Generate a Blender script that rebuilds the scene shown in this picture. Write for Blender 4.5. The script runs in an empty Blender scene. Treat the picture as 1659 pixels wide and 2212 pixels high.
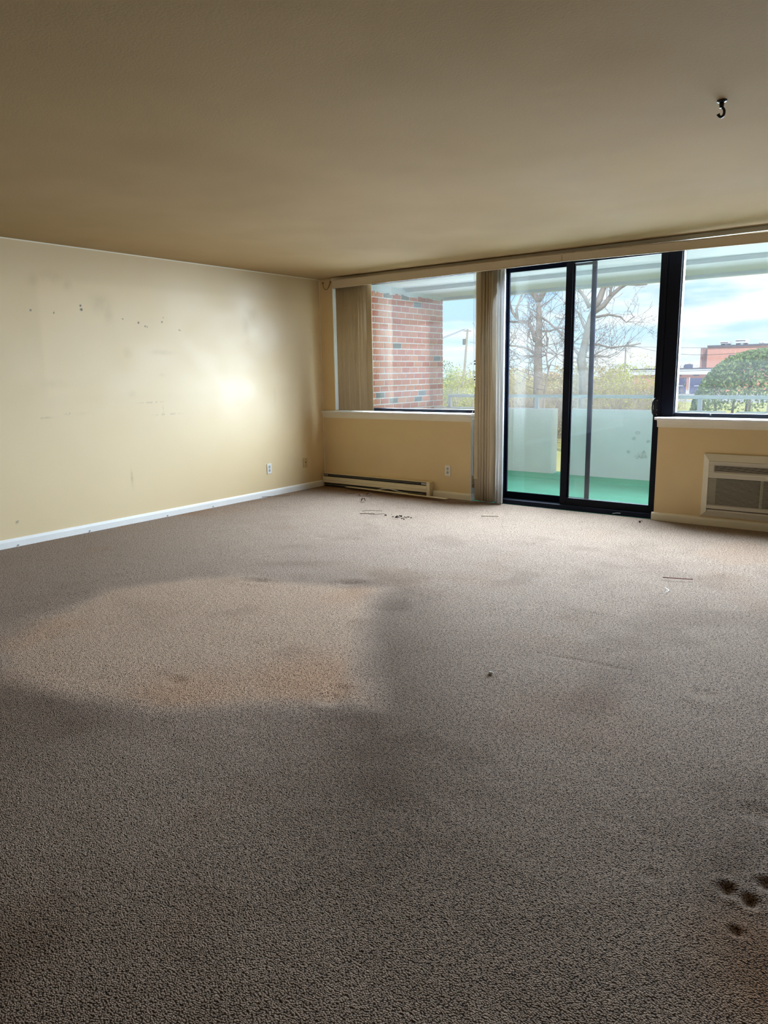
import bpy, math, random
import numpy as np
from mathutils import Vector, Matrix

# ------------------------------------------------------------------ camera
scene = bpy.context.scene
col = scene.collection
FPX, YAW, PITCH, ROLL = 1557.1, 0.6482, -0.19063, -0.0168
CAM = Vector((5.9125, -6.6118, 1.3542))
_f = Vector((-math.sin(YAW) * math.cos(PITCH), math.cos(YAW) * math.cos(PITCH), math.sin(PITCH)))
_r0 = Vector((math.cos(YAW), math.sin(YAW), 0))
_u0 = _r0.cross(_f)
_r = _r0 * math.cos(ROLL) + _u0 * math.sin(ROLL)
_u = -_r0 * math.sin(ROLL) + _u0 * math.cos(ROLL)
cam_data = bpy.data.cameras.new('camera')
cam = bpy.data.objects.new('camera', cam_data)
col.objects.link(cam)
cam_data.sensor_fit = 'HORIZONTAL'
cam_data.sensor_width = 36
cam_data.lens = FPX / 1659 * 36
cam_data.clip_start = 0.05
cam_data.clip_end = 2000
m = Matrix((_r, _u, -_f)).transposed().to_4x4()
m.translation = CAM
cam.matrix_world = m
scene.camera = cam


def at(px, py, Y):
    """surveyed direction of a photo pixel, followed to the depth Y"""
    d = _f * FPX + _r * (px - 829.5) - _u * (py - 1106)
    return CAM + d * ((Y - CAM.y) / d.y)


# ------------------------------------------------------------------ light, sky, exposure
scene.view_settings.view_transform = 'Standard'
scene.view_settings.look = 'None'
scene.view_settings.gamma = 1
scene.view_settings.use_curve_mapping = False
scene.view_settings.exposure = 0.18

world = bpy.data.worlds.new('sky')
scene.world = world
world.use_nodes = True
wt = world.node_tree
for n in list(wt.nodes):
    wt.nodes.remove(n)


def wn(t, **k):
    n = wt.nodes.new(t)
    for a, b in k.items():
        setattr(n, a, b)
    return n


tc = wn('ShaderNodeTexCoord')
sep = wn('ShaderNodeSeparateXYZ')
wt.links.new(tc.outputs['Generated'], sep.inputs[0])
ramp = wn('ShaderNodeValToRGB')
el = ramp.color_ramp.elements
el[0].position = 0.0
el[0].color = (0.72, 0.88, 1.0, 1)
el[1].position = 1.0
el[1].color = (0.16, 0.36, 0.85, 1)
e = el.new(0.06)
e.color = (0.52, 0.76, 0.99, 1)
e = el.new(0.14)
e.color = (0.33, 0.60, 0.96, 1)
wt.links.new(sep.outputs[2], ramp.inputs[0])
mp = wn('ShaderNodeMapping')
mp.inputs['Scale'].default_value = (1.0, 1.0, 4.5)
mp.inputs['Location'].default_value = (3.1, 0.4, 0.3)
wt.links.new(tc.outputs['Generated'], mp.inputs[0])
nz = wn('ShaderNodeTexNoise')
nz.inputs['Scale'].default_value = 6.0
nz.inputs['Detail'].default_value = 7
nz.inputs['Roughness'].default_value = 0.55
wt.links.new(mp.outputs[0], nz.inputs['Vector'])
# hazier, whiter sky on the sun's side of the compass
dt = wn('ShaderNodeVectorMath', operation='DOT_PRODUCT')
dt.inputs[1].default_value = (0.85, -0.1, 0.0)
wt.links.new(tc.outputs['Generated'], dt.inputs[0])
ad = wn('ShaderNodeMath', operation='MULTIPLY_ADD')
ad.inputs[1].default_value = 0.42
wt.links.new(dt.outputs['Value'], ad.inputs[0])
wt.links.new(nz.outputs['Fac'], ad.inputs[2])
mr = wn('ShaderNodeMapRange', interpolation_type='SMOOTHSTEP')
mr.inputs['From Min'].default_value = 0.24
mr.inputs['From Max'].default_value = 0.46
wt.links.new(ad.outputs[0], mr.inputs['Value'])
mx = wn('ShaderNodeMix', data_type='RGBA')
wt.links.new(mr.outputs[0], mx.inputs['Factor'])
wt.links.new(ramp.outputs[0], mx.inputs['A'])
mx.inputs['B'].default_value = (0.94, 0.97, 1.0, 1)
bg = wn('ShaderNodeBackground')
bg.inputs['Strength'].default_value = 1.0
wt.links.new(mx.outputs['Result'], bg.inputs['Color'])
wo = wn('ShaderNodeOutputWorld')
wt.links.new(bg.outputs[0], wo.inputs[0])

sun_d = bpy.data.lights.new('sun', 'SUN')
sun_d.energy = 3.2
sun_d.angle = math.radians(0.6)
sun_d.color = (1.0, 0.95, 0.87)
sun = bpy.data.objects.new('sun', sun_d)
col.objects.link(sun)
sun.rotation_euler = Vector((-0.55, 0.62, -0.80)).to_track_quat('-Z', 'Y').to_euler()


TILT = math.radians(28)      # skylight comes slanting down from above the far parapet
SPREAD = math.radians(124)
DAY = 60.0                   # watts per square metre of opening


def daylight(name, x0, x1, z0, z1, n, y, part=1.0):
    """skylight entering through one opening of the window wall, in n slanted strips"""
    h = (z1 - z0) / n
    for k in range(n):
        l = bpy.data.lights.new(name, 'AREA')
        l.shape = 'RECTANGLE'
        l.size = x1 - x0
        l.size_y = h
        l.energy = DAY * (x1 - x0) * h * part
        l.spread = SPREAD
        l.color = (0.81, 0.95, 1.18)
        o = bpy.data.objects.new(name, l)
        col.objects.link(o)
        o.location = ((x0 + x1) / 2, y, z0 + h * (k + .5))
        o.rotation_euler = Vector((0, -math.cos(TILT), -math.sin(TILT))).to_track_quat('-Z', 'Y').to_euler()
        o.visible_camera = False


daylight('daylight_window_1', 0.76, 2.06, 0.96, 2.35, 6, 0.235)
daylight('daylight_door', 2.39, 3.90, 0.88, 2.33, 6, 0.275, 0.85)
daylight('fill_door_low', 2.39, 3.90, 0.10, 0.88, 4, 0.275, 0.12)   # added fill standing in for bounce off the pale parapet
daylight('daylight_window_2', 4.09, 5.92, 0.97, 2.36, 6, 0.235)

# skylight coming in through the open side of the balcony, between parapet and soffit
day = bpy.data.lights.new('daylight_balcony_opening', 'AREA')
day.shape = 'RECTANGLE'
day.size, day.size_y = 7.3, 1.25
day.energy = 80.0
day.spread = math.radians(134)
day.color = (0.83, 0.95, 1.16)
day_o = bpy.data.objects.new('daylight_balcony_opening', day)
col.objects.link(day_o)
day_o.location = (3.72, 2.40, 1.50)
day_o.rotation_euler = Vector((0, -1, 0)).to_track_quat('-Z', 'Y').to_euler()
day_o.visible_camera = False

# ------------------------------------------------------------------ helpers
random.seed(7)
OFF = {}


def tag(o, label=None, cat=None, group=None, kind=None):
    if label:
        o['label'] = label
    if cat:
        o['category'] = cat
    if group:
        o['group'] = group
    if kind:
        o['kind'] = kind
    return o


def thing(name, label, cat, loc=(0, 0, 0), group=None):
    o = bpy.data.objects.new(name, None)
    o.empty_display_size = 0.05
    col.objects.link(o)
    o.location = loc
    OFF[o.name] = Vector(loc)
    return tag(o, label, cat, group)


class MB:
    """collects shapes in world coordinates; build() links ONE mesh object"""

    def __init__(s):
        s.v, s.f = [], []

    def box(s, x0, x1, y0, y1, z0, z1):
        b = len(s.v)
        s.v += [(x0, y0, z0), (x1, y0, z0), (x1, y1, z0), (x0, y1, z0),
                (x0, y0, z1), (x1, y0, z1), (x1, y1, z1), (x0, y1, z1)]
        s.f += [tuple(b + i for i in q) for q in
                ((0, 3, 2, 1), (4, 5, 6, 7), (0, 1, 5, 4), (1, 2, 6, 5), (2, 3, 7, 6), (3, 0, 4, 7))]
        return s

    def hexa(s, p):
        b = len(s.v)
        s.v += [tuple(q) for q in p]
        s.f += [tuple(b + i for i in q) for q in
                ((0, 3, 2, 1), (4, 5, 6, 7), (0, 1, 5, 4), (1, 2, 6, 5), (2, 3, 7, 6), (3, 0, 4, 7))]
        return s

    def prism(s, prof, axis, a0, a1):
        """closed profile of 2-D points extruded along an axis"""
        b = len(s.v)
        n = len(prof)
        for a in (a0, a1):
            for (p, q) in prof:
                s.v.append({'x': (a, p, q), 'y': (p, a, q), 'z': (p, q, a)}[axis])
        s.f.append(tuple(b + i for i in range(n))[::-1])
        s.f.append(tuple(b + n + i for i in range(n)))
        for i in range(n):
            j = (i + 1) % n
            s.f.append((b + i, b + j, b + n + j, b + n + i))
        return s

    def tube(s, pts, rad, n=6, cap=True):
        pts = [Vector(p) for p in pts]
        if not isinstance(rad, (list, tuple)):
            rad = [rad] * len(pts)
        b = len(s.v)
        prev = None
        for i, p in enumerate(pts):
            t = (pts[min(i + 1, len(pts) - 1)] - pts[max(i - 1, 0)])
            if t.length < 1e-9:
                t = Vector((0, 0, 1))
            t.normalize()
            if prev is None:
                a = t.orthogonal().normalized()
            else:
                a = prev - t * prev.dot(t)
                a = a.normalized() if a.length > 1e-6 else t.orthogonal().normalized()
            prev = a
            c = t.cross(a)
            for k in range(n):
                w = 2 * math.pi * k / n
                s.v.append(tuple(p + (a * math.cos(w) + c * math.sin(w)) * rad[i]))
        for i in range(len(pts) - 1):
            for k in range(n):
                k2 = (k + 1) % n
                s.f.append((b + i * n + k, b + i * n + k2, b + (i + 1) * n + k2, b + (i + 1) * n + k))
        if cap:
            s.f.append(tuple(b + k for k in range(n))[::-1])
            s.f.append(tuple(b + (len(pts) - 1) * n + k for k in range(n)))
        return s

    def disc(s, c, nrm, r, h, n=20, r2=None):
        c = Vector(c)
        nrm = Vector(nrm).normalized()
        return s.tube([c, c + nrm * h], [r, r if r2 is None else r2], n)

    def ball(s, c, r, n=10, m=6):
        pts, rr = [], []
        for i in range(m + 1):
            a = math.pi * i / m
            pts.append(Vector(c) + Vector((0, 0, -math.cos(a) * r)))
            rr.append(max(1e-4, math.sin(a) * r))
        return s.tube(pts, rr, n)

    def build(s, name, mat, parent=None, smooth=False, bevel=0, seg=2):
        off = OFF.get(parent.name, Vector((0, 0, 0))) if parent else Vector((0, 0, 0))
        me = bpy.data.meshes.new(name)
        me.from_pydata([(x - off.x, y - off.y, z - off.z) for x, y, z in s.v], [], s.f)
        me.materials.append(mat)
        if smooth:
            me.polygons.foreach_set('use_smooth', [True] * len(me.polygons))
        o = bpy.data.objects.new(name, me)
        col.objects.link(o)
        if parent:
            o.parent = parent
            OFF[o.name] = off
        else:
            OFF[o.name] = Vector((0, 0, 0))
        if bevel:
            bv = o.modifiers.new('bevel', 'BEVEL')
            bv.width = bevel
            bv.segments = seg
            bv.limit_method = 'ANGLE'
            bv.angle_limit = math.radians(40)
        return o


def struct(o):
    o['kind'] = 'structure'
    return o


# ------------------------------------------------------------------ materials
def new_mat(name):
    mt = bpy.data.materials.new(name)
    mt.use_nodes = True
    nt = mt.node_tree
    return mt, nt, nt.nodes['Principled BSDF']


def mat(name, c, rough=0.6, var=0.0, scale=8.0, bump=0.0, bscale=60.0, metal=0.0, spec=0.5, c2=None, stretch=None,
        trans=0.0):
    mt, nt, p = new_mat(name)
    p.inputs['Roughness'].default_value = rough
    p.inputs['Metallic'].default_value = metal
    p.inputs['Specular IOR Level'].default_value = spec
    p.inputs['Base Color'].default_value = (*c, 1)
    L = nt.links.new
    tcn = nt.nodes.new('ShaderNodeTexCoord')
    vec = tcn.outputs['Object']
    if stretch:
        mpn = nt.nodes.new('ShaderNodeMapping')
        mpn.inputs['Scale'].default_value = stretch
        L(vec, mpn.inputs[0])
        vec = mpn.outputs[0]
    if var or c2:
        n = nt.nodes.new('ShaderNodeTexNoise')
        n.inputs['Scale'].default_value = scale
        n.inputs['Detail'].default_value = 6
        n.inputs['Roughness'].default_value = 0.6
        L(vec, n.inputs['Vector'])
        r = nt.nodes.new('ShaderNodeValToRGB')
        r.color_ramp.elements[0].position = 0.3
        r.color_ramp.elements[1].position = 0.7
        a = c2 if c2 else tuple(max(0, x * (1 - var)) for x in c)
        b_ = c if c2 else tuple(min(1, x * (1 + var)) for x in c)
        r.color_ramp.elements[0].color = (*a, 1)
        r.color_ramp.elements[1].color = (*b_, 1)
        L(n.outputs['Fac'], r.inputs[0])
        L(r.outputs[0], p.inputs['Base Color'])
    if bump:
        n2 = nt.nodes.new('ShaderNodeTexNoise')
        n2.inputs['Scale'].default_value = bscale
        n2.inputs['Detail'].default_value = 5
        L(vec, n2.inputs['Vector'])
        bn = nt.nodes.new('ShaderNodeBump')
        bn.inputs['Strength'].default_value = bump
        bn.inputs['Distance'].default_value = 0.01
        L(n2.outputs['Fac'], bn.inputs['Height'])
        L(bn.outputs[0], p.inputs['Normal'])
    if trans:
        p.inputs['Transmission Weight'].default_value = 0
        tr = nt.nodes.new('ShaderNodeBsdfTranslucent')
        tr.inputs['Color'].default_value = (*c, 1)
        ms = nt.nodes.new('ShaderNodeMixShader')
        ms.inputs[0].default_value = trans
        out = nt.nodes['Material Output']
        L(p.outputs[0], ms.inputs[1])
        L(tr.outputs[0], ms.inputs[2])
        L(ms.outputs[0], out.inputs['Surface'])
    return mt


def glass_mat(name, tint=(0.95, 0.98, 0.97), haze=0.0):
    """thin window pane: clear, with Schlick reflection (and a translucent veil painting in haze)"""
    mt, nt, p = new_mat(name)
    nt.nodes.remove(p)
    L = nt.links.new
    out = nt.nodes['Material Output']
    lw = nt.nodes.new('ShaderNodeLayerWeight')
    pw = nt.nodes.new('ShaderNodeMath')
    pw.operation = 'POWER'
    pw.inputs[1].default_value = 5
    L(lw.outputs['Facing'], pw.inputs[0])
    ma = nt.nodes.new('ShaderNodeMath')
    ma.operation = 'MULTIPLY_ADD'
    ma.inputs[1].default_value = 0.96
    ma.inputs[2].default_value = 0.04
    L(pw.outputs[0], ma.inputs[0])
    t = nt.nodes.new('ShaderNodeBsdfTransparent')
    t.inputs[0].default_value = (*tint, 1)
    g = nt.nodes.new('ShaderNodeBsdfGlossy')
    g.inputs['Roughness'].default_value = 0.0
    ms = nt.nodes.new('ShaderNodeMixShader')
    L(ma.outputs[0], ms.inputs[0])
    L(t.outputs[0], ms.inputs[1])
    L(g.outputs[0], ms.inputs[2])
    if haze:  # translucent veil imitates bright haze over the view outside
        d = nt.nodes.new('ShaderNodeBsdfTranslucent')
        d.inputs[0].default_value = (0.9, 0.93, 0.95, 1)
        m2 = nt.nodes.new('ShaderNodeMixShader')
        m2.inputs[0].default_value = haze
        L(ms.outputs[0], m2.inputs[1])
        L(d.outputs[0], m2.inputs[2])
        L(m2.outputs[0], out.inputs[0])
    else:
        L(ms.outputs[0], out.inputs[0])
    return mt


WALLC = (0.78, 0.60, 0.335)
M = {}
M['wall'] = mat('cream_wall_paint', WALLC, 0.42, var=0.04, scale=1.6, bump=0.06, bscale=120, spec=0.35)
M['panel'] = mat('dark_unseen_wall', (0.26, 0.18, 0.10), 0.6, var=0.15, scale=3, stretch=(1, 1, 0.1))  # invented dark tone for the unseen walls, cutting bounced light
M['ceil'] = mat('ceiling_paint', (0.74, 0.655, 0.50), 0.75, var=0.03, scale=1.2, bump=0.08, bscale=70, spec=0.25)
M['trim'] = mat('cream_trim_paint', (0.86, 0.80, 0.66), 0.38, var=0.04, scale=3, bump=0.05, bscale=60)
M['trimwhite'] = mat('white_trim_paint', (0.88, 0.87, 0.83), 0.35, var=0.03, scale=4, bump=0.04, bscale=60)
M['reveal'] = mat('white_reveal_paint', (0.90, 0.89, 0.85), 0.45, var=0.03, scale=3)
M['valance'] = mat('beige_vinyl_valance', (0.66, 0.56, 0.42), 0.45, var=0.03, scale=2)
M['slat'] = mat('beige_vinyl_slat', (0.62, 0.52, 0.36), 0.5, var=0.03, scale=3, trans=0.04)
M['slat_lit'] = mat('lit_vinyl_slat', (0.86, 0.85, 0.82), 0.45, var=0.02, scale=3, trans=0.25)  # slat colour whitened to carry the light from the door side
M['black'] = mat('black_anodised_aluminium', (0.004, 0.006, 0.014), 0.5, var=0.2, scale=5, spec=0.15)
M['matte'] = mat('matte_black_aluminium', (0.006, 0.008, 0.016), 0.8, var=0.2, scale=5, spec=0.0)
M['grey'] = mat('grey_aluminium', (0.16, 0.17, 0.19), 0.4, var=0.1, scale=6, metal=0.3)
M['glass'] = glass_mat('window_glass', haze=0.0045)
M['heater'] = mat('cream_enamel', (0.80, 0.70, 0.50), 0.4, var=0.05, scale=4)
M['dark'] = mat('dark_interior', (0.012, 0.011, 0.010), 0.7, var=0.3, scale=20)
M['fin'] = mat('aluminium_fins', (0.25, 0.25, 0.26), 0.4, var=0.2, scale=60, metal=0.7)
M['steel'] = mat('grey_steel', (0.45, 0.45, 0.45), 0.4, var=0.1, scale=30, metal=0.7)
M['plate'] = mat('white_plastic_plate', (0.82, 0.80, 0.74), 0.35, var=0.02, scale=10)
M['plateyel'] = mat('yellowed_plastic_plate', (0.62, 0.47, 0.24), 0.4, var=0.03, scale=10)
M['plug'] = mat('grey_socket_face', (0.55, 0.53, 0.49), 0.4, var=0.05, scale=20)
M['slot'] = mat('socket_slot', (0.03, 0.025, 0.02), 0.6, var=0.1, scale=20)
M['acbody'] = mat('beige_plastic', (0.60, 0.55, 0.45), 0.45, var=0.03, scale=4)
M['acsleeve'] = mat('cream_painted_wood', (0.74, 0.68, 0.54), 0.4, var=0.04, scale=4)
M['brass'] = mat('aged_brass', (0.36, 0.24, 0.11), 0.35, var=0.2, scale=30, metal=0.8)
M['blackiron'] = mat('black_iron', (0.008, 0.008, 0.012), 0.4, var=0.2, scale=30)
M['cord'] = mat('white_cord', (0.75, 0.74, 0.70), 0.6, var=0.05, scale=40)
M['leaf_dead'] = mat('dry_brown_leaf', (0.10, 0.05, 0.03), 0.8, var=0.3, scale=60)
M['twig_dead'] = mat('dry_twig', (0.15, 0.095, 0.06), 0.8, var=0.3, scale=80)
M['thread_red'] = mat('red_thread', (0.22, 0.05, 0.05), 0.8, var=0.1, scale=80)
M['dirt'] = mat('dark_crumbs', (0.03, 0.025, 0.02), 0.9, var=0.3, scale=80)
# outdoors
M['mortar'] = mat('pale_mortar', (0.64, 0.60, 0.57), 0.9, var=0.08, scale=30, bump=0.2, bscale=90)
M['concrete'] = mat('painted_concrete', (0.80, 0.82, 0.83), 0.7, var=0.05, scale=2.2, bump=0.25, bscale=25)
M['soffit'] = mat('painted_soffit', (0.50, 0.53, 0.54), 0.75, var=0.04, scale=1.6, bump=0.15, bscale=20)
M['turf'] = mat('green_outdoor_carpet', (0.12, 0.48, 0.31), 0.9, var=0.12, scale=2.0, bump=0.3, bscale=160)
M['rail'] = mat('grey_painted_rail', (0.62, 0.66, 0.72), 0.35, var=0.04, scale=6)
M['bark'] = mat('grey_bark', (0.25, 0.215, 0.20), 0.9, var=0.25, scale=3, bump=0.6, bscale=9, stretch=(1, 1, 0.25))
M['brush'] = mat('pale_brushwood', (0.44, 0.38, 0.32), 0.9, var=0.25, scale=0.8)
M['twig'] = mat('brown_grey_twig', (0.20, 0.17, 0.155), 0.9, var=0.2, scale=2)
M['bud'] = mat('reddish_buds', (0.30, 0.20, 0.18), 0.8, var=0.3, scale=3)
M['leafyel'] = mat('spring_yellow_leaf', (0.60, 0.60, 0.16), 0.7, c2=(0.36, 0.42, 0.10), scale=0.9, trans=0.25)
M['leaftan'] = mat('tan_spring_leaf', (0.62, 0.55, 0.30), 0.7, c2=(0.42, 0.33, 0.20), scale=0.5, trans=0.2)
M['leafgreen'] = mat('deep_green_leaf', (0.32, 0.42, 0.17), 0.7, c2=(0.13, 0.22, 0.09), scale=0.6, trans=0.2)
M['leaforange'] = mat('rust_spring_leaf', (0.58, 0.44, 0.26), 0.7, c2=(0.44, 0.32, 0.20), scale=0.5, trans=0.2)
M['grass'] = mat('spring_grass', (0.42, 0.46, 0.14), 0.9, c2=(0.55, 0.50, 0.24), scale=0.12)
M['asphalt'] = mat('pale_asphalt', (0.42, 0.42, 0.44), 0.9, var=0.08, scale=0.4)
M['bldg'] = mat('pink_brick_wall', (0.66, 0.33, 0.27), 0.85, var=0.05, scale=0.6)
M['bldgside'] = mat('shaded_ribbed_side', (0.52, 0.32, 0.30), 0.7, var=0.05, scale=0.8)  # shade on the block's left side put into the colour
M['fascia'] = mat('pale_fascia', (0.66, 0.68, 0.76), 0.6, var=0.04, scale=1)
M['roofedge'] = mat('dark_roof_edge', (0.10, 0.09, 0.12), 0.7, var=0.1, scale=1)
M['dockdoor'] = mat('blue_grey_door', (0.10, 0.11, 0.22), 0.5, var=0.08, scale=1)
M['hvac'] = mat('white_sheet_metal', (0.72, 0.72, 0.76), 0.5, var=0.04, scale=1)
M['yellow'] = mat('yellow_barrier', (0.80, 0.52, 0.05), 0.6, var=0.05, scale=1)
M['pole'] = mat('grey_wood_pole', (0.34, 0.30, 0.28), 0.9, var=0.15, scale=1)
M['wire'] = mat('black_wire', (0.04, 0.04, 0.05), 0.6, var=0.05, scale=1)


def brick_mat(name, ca, cb, cc):
    mt, nt, p = new_mat(name)
    L = nt.links.new
    oi = nt.nodes.new('ShaderNodeObjectInfo')
    r = nt.nodes.new('ShaderNodeValToRGB')
    r.color_ramp.elements[0].color = (*ca, 1)
    r.color_ramp.elements[1].color = (*cc, 1)
    e_ = r.color_ramp.elements.new(0.5)
    e_.color = (*cb, 1)
    L(oi.outputs['Random'], r.inputs[0])
    tcn = nt.nodes.new('ShaderNodeTexCoord')
    n = nt.nodes.new('ShaderNodeTexNoise')
    n.inputs['Scale'].default_value = 45
    n.inputs['Detail'].default_value = 6
    L(tcn.outputs['Object'], n.inputs['Vector'])
    mr_ = nt.nodes.new('ShaderNodeMapRange')
    mr_.inputs['From Min'].default_value = 0.3
    mr_.inputs['From Max'].default_value = 0.7
    mr_.inputs['To Min'].default_value = 0.8
    mr_.inputs['To Max'].default_value = 1.2
    L(n.outputs['Fac'], mr_.inputs['Value'])
    mu = nt.nodes.new('ShaderNodeMix')
    mu.data_type = 'RGBA'
    mu.blend_type = 'MULTIPLY'
    mu.inputs['Factor'].default_value = 1
    L(r.outputs[0], mu.inputs['A'])
    L(mr_.outputs[0], mu.inputs['B'])
    L(mu.outputs['Result'], p.inputs['Base Color'])
    p.inputs['Roughness'].default_value = 0.9
    bn = nt.nodes.new('ShaderNodeBump')
    bn.inputs['Strength'].default_value = 0.4
    bn.inputs['Distance'].default_value = 0.004
    L(n.outputs['Fac'], bn.inputs['Height'])
    L(bn.outputs[0], p.inputs['Normal'])
    return mt


M['brick'] = brick_mat('red_brick', (0.42, 0.115, 0.06), (0.48, 0.165, 0.09), (0.52, 0.21, 0.115))
M['brickgrey'] = brick_mat('grey_brick', (0.15, 0.14, 0.13), (0.17, 0.155, 0.125), (0.13, 0.14, 0.145))

# ------------------------------------------------------------------ value noise for large, slow surface variation
rng = np.random.default_rng(5)


def vnoise(x, y, cell, seed):
    r = np.random.default_rng(seed)
    g = r.random((256, 256))
    u = x / cell + 1000.0
    v = y / cell + 1000.0
    i = np.floor(u).astype(int)
    j = np.floor(v).astype(int)
    fu = u - i
    fv = v - j
    fu = fu * fu * (3 - 2 * fu)
    fv = fv * fv * (3 - 2 * fv)
    i0, i1, j0, j1 = i % 256, (i + 1) % 256, j % 256, (j + 1) % 256
    return (g[i0, j0] * (1 - fu) * (1 - fv) + g[i1, j0] * fu * (1 - fv) + g[i0, j1] * (1 - fu) * fv + g[i1, j1] * fu * fv)


def fbm(x, y, cell, seed, oct_=4):
    t = 0
    a = 0.5
    for k in range(oct_):
        t = t + a * (vnoise(x, y, cell / 2 ** k, seed + k) - 0.5)
        a *= 0.5
    return t


def sstep(a, b, x):
    t = np.clip((x - a) / (b - a), 0, 1)
    return t * t * (3 - 2 * t)


def poly_mask(x, y, pts, soft, wob):
    """soft inside-mask of a convex polygon given clockwise or counter-clockwise"""
    d = np.full(x.shape, 1e9)
    cx = sum(p[0] for p in pts) / len(pts)
    cy = sum(p[1] for p in pts) / len(pts)
    for k in range(len(pts)):
        ax, ay = pts[k]
        bx, by = pts[(k + 1) % len(pts)]
        nx, ny = -(by - ay), bx - ax
        l = math.hypot(nx, ny)
        nx /= l
        ny /= l
        if (cx - ax) * nx + (cy - ay) * ny < 0:
            nx, ny = -nx, -ny
        d = np.minimum(d, (x - ax) * nx + (y - ay) * ny)
    return sstep(-soft, soft, d + wob)


def grid_mesh(name, us, vs, to_xyz, attr, material):
    U, V = np.meshgrid(us, vs, indexing='ij')
    P = to_xyz(U, V)
    nu, nv = len(us), len(vs)
    me = bpy.data.meshes.new(name)
    idx = np.arange(nu * nv).reshape(nu, nv)
    q = np.stack([idx[:-1, :-1], idx[1:, :-1], idx[1:, 1:], idx[:-1, 1:]], -1).reshape(-1, 4)
    me.vertices.add(nu * nv)
    me.vertices.foreach_set('co', P.reshape(-1, 3).astype(np.float32).ravel())
    me.loops.add(q.size)
    me.loops.foreach_set('vertex_index', q.ravel().astype(np.int32))
    me.polygons.add(len(q))
    me.polygons.foreach_set('loop_start', np.arange(0, q.size, 4, dtype=np.int32))
    me.polygons.foreach_set('use_smooth', np.ones(len(q), bool))
    me.update(calc_edges=True)
    if attr is not None:
        A = attr(U, V).reshape(-1, 4).astype(np.float32)
        ca = me.color_attributes.new('stain_light', 'FLOAT_COLOR', 'POINT')
        ca.data.foreach_set('color', A.ravel())
    me.materials.append(material)
    o = bpy.data.objects.new(name, me)
    col.objects.link(o)
    return o


# ------------------------------------------------------------------ carpet floor
XR, YR, H = 8.4, -10.5, 2.44          # right wall, rear wall, ceiling height


def carpet_material():
    mt, nt, p = new_mat('taupe_cut_pile_carpet')
    L = nt.links.new
    at_ = nt.nodes.new('ShaderNodeAttribute')
    at_.attribute_name = 'stain_light'
    sp = nt.nodes.new('ShaderNodeSeparateColor')
    L(at_.outputs['Color'], sp.inputs[0])
    tcn = nt.nodes.new('ShaderNodeTexCoord')
    # yarn tufts: irregular rounded cells
    wn_ = nt.nodes.new('ShaderNodeTexNoise')
    wn_.inputs['Scale'].default_value = 90
    wn_.inputs['Detail'].default_value = 2
    L(tcn.outputs['Object'], wn_.inputs['Vector'])
    mixv = nt.nodes.new('ShaderNodeVectorMath')
    mixv.operation = 'MULTIPLY_ADD'
    mixv.inputs[1].default_value = (0.008, 0.008, 0.0)
    L(wn_.outputs['Color'], mixv.inputs[0])
    L(tcn.outputs['Object'], mixv.inputs[2])
    vo = nt.nodes.new('ShaderNodeTexVoronoi')
    vo.voronoi_dimensions = '2D'
    vo.inputs['Scale'].default_value = 215
    L(mixv.outputs[0], vo.inputs['Vector'])
    cl = nt.nodes.new('ShaderNodeTexNoise')
    cl.inputs['Scale'].default_value = 80
    cl.inputs['Detail'].default_value = 3
    L(tcn.outputs['Object'], cl.inputs['Vector'])
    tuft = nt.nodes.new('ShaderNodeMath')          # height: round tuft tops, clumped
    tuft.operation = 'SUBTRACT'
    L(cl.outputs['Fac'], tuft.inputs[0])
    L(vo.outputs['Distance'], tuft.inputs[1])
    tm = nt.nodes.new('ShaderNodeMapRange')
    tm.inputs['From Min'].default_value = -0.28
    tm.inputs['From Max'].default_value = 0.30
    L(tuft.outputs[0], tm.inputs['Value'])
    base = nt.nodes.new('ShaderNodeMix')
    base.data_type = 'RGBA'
    base.inputs['A'].default_value = (0.045, 0.027, 0.016, 1)  # gaps between tufts coloured near black, painting in pile shadow
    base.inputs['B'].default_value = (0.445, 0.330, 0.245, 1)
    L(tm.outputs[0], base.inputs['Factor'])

    def layer(prev, fac, color, blend='MULTIPLY'):
        mu = nt.nodes.new('ShaderNodeMix')
        mu.data_type = 'RGBA'
        mu.blend_type = blend
        L(fac, mu.inputs['Factor'])
        L(prev, mu.inputs['A'])
        mu.inputs['B'].default_value = (*color, 1)
        return mu.outputs['Result']

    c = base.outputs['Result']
    c = layer(c, sp.outputs[2], (0.44, 0.385, 0.335))      # trodden, soiled; also painted light falloff towards the camera
    c = layer(c, sp.outputs[0], (1.50, 1.40, 1.28))      # cleaner, under old furniture; also painted daylight before the windows
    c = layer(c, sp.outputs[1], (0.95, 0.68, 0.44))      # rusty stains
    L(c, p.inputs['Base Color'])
    p.inputs['Roughness'].default_value = 0.95
    p.inputs['Specular IOR Level'].default_value = 0.1
    p.inputs['Sheen Weight'].default_value = 0.06
    p.inputs['Sheen Tint'].default_value = (1.0, 0.85, 0.7, 1)
    p.inputs['Sheen Roughness'].default_value = 0.5
    b1 = nt.nodes.new('ShaderNodeBump')
    b1.inputs['Strength'].default_value = 0.9
    b1.inputs['Distance'].default_value = 0.0045
    L(tuft.outputs[0], b1.inputs['Height'])
    L(b1.outputs[0], p.inputs['Normal'])
    return mt


DENTS = [(5.611, -4.737, .024, .012), (5.665, -4.752, .022, .011), (5.69, -4.655, .024, .012), (5.661, -4.885, .017, .008),
         (5.613, -4.323, .04, .006), (5.265, -3.544, .05, .006), (4.00, -4.482, .05, .010), (3.98, -4.40, .05, .007),
         (3.30, -4.75, .04, .007), (2.43, -3.41, .05, .010), (2.35, -3.45, .05, .007), (2.956, -3.098, .06, .009),
         (5.25, -4.62, .03, .002), (5.43, -4.80, .025, .003), (1.9, -2.2, .05, .006), (2.2, -2.1, .04, .006)]


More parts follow.
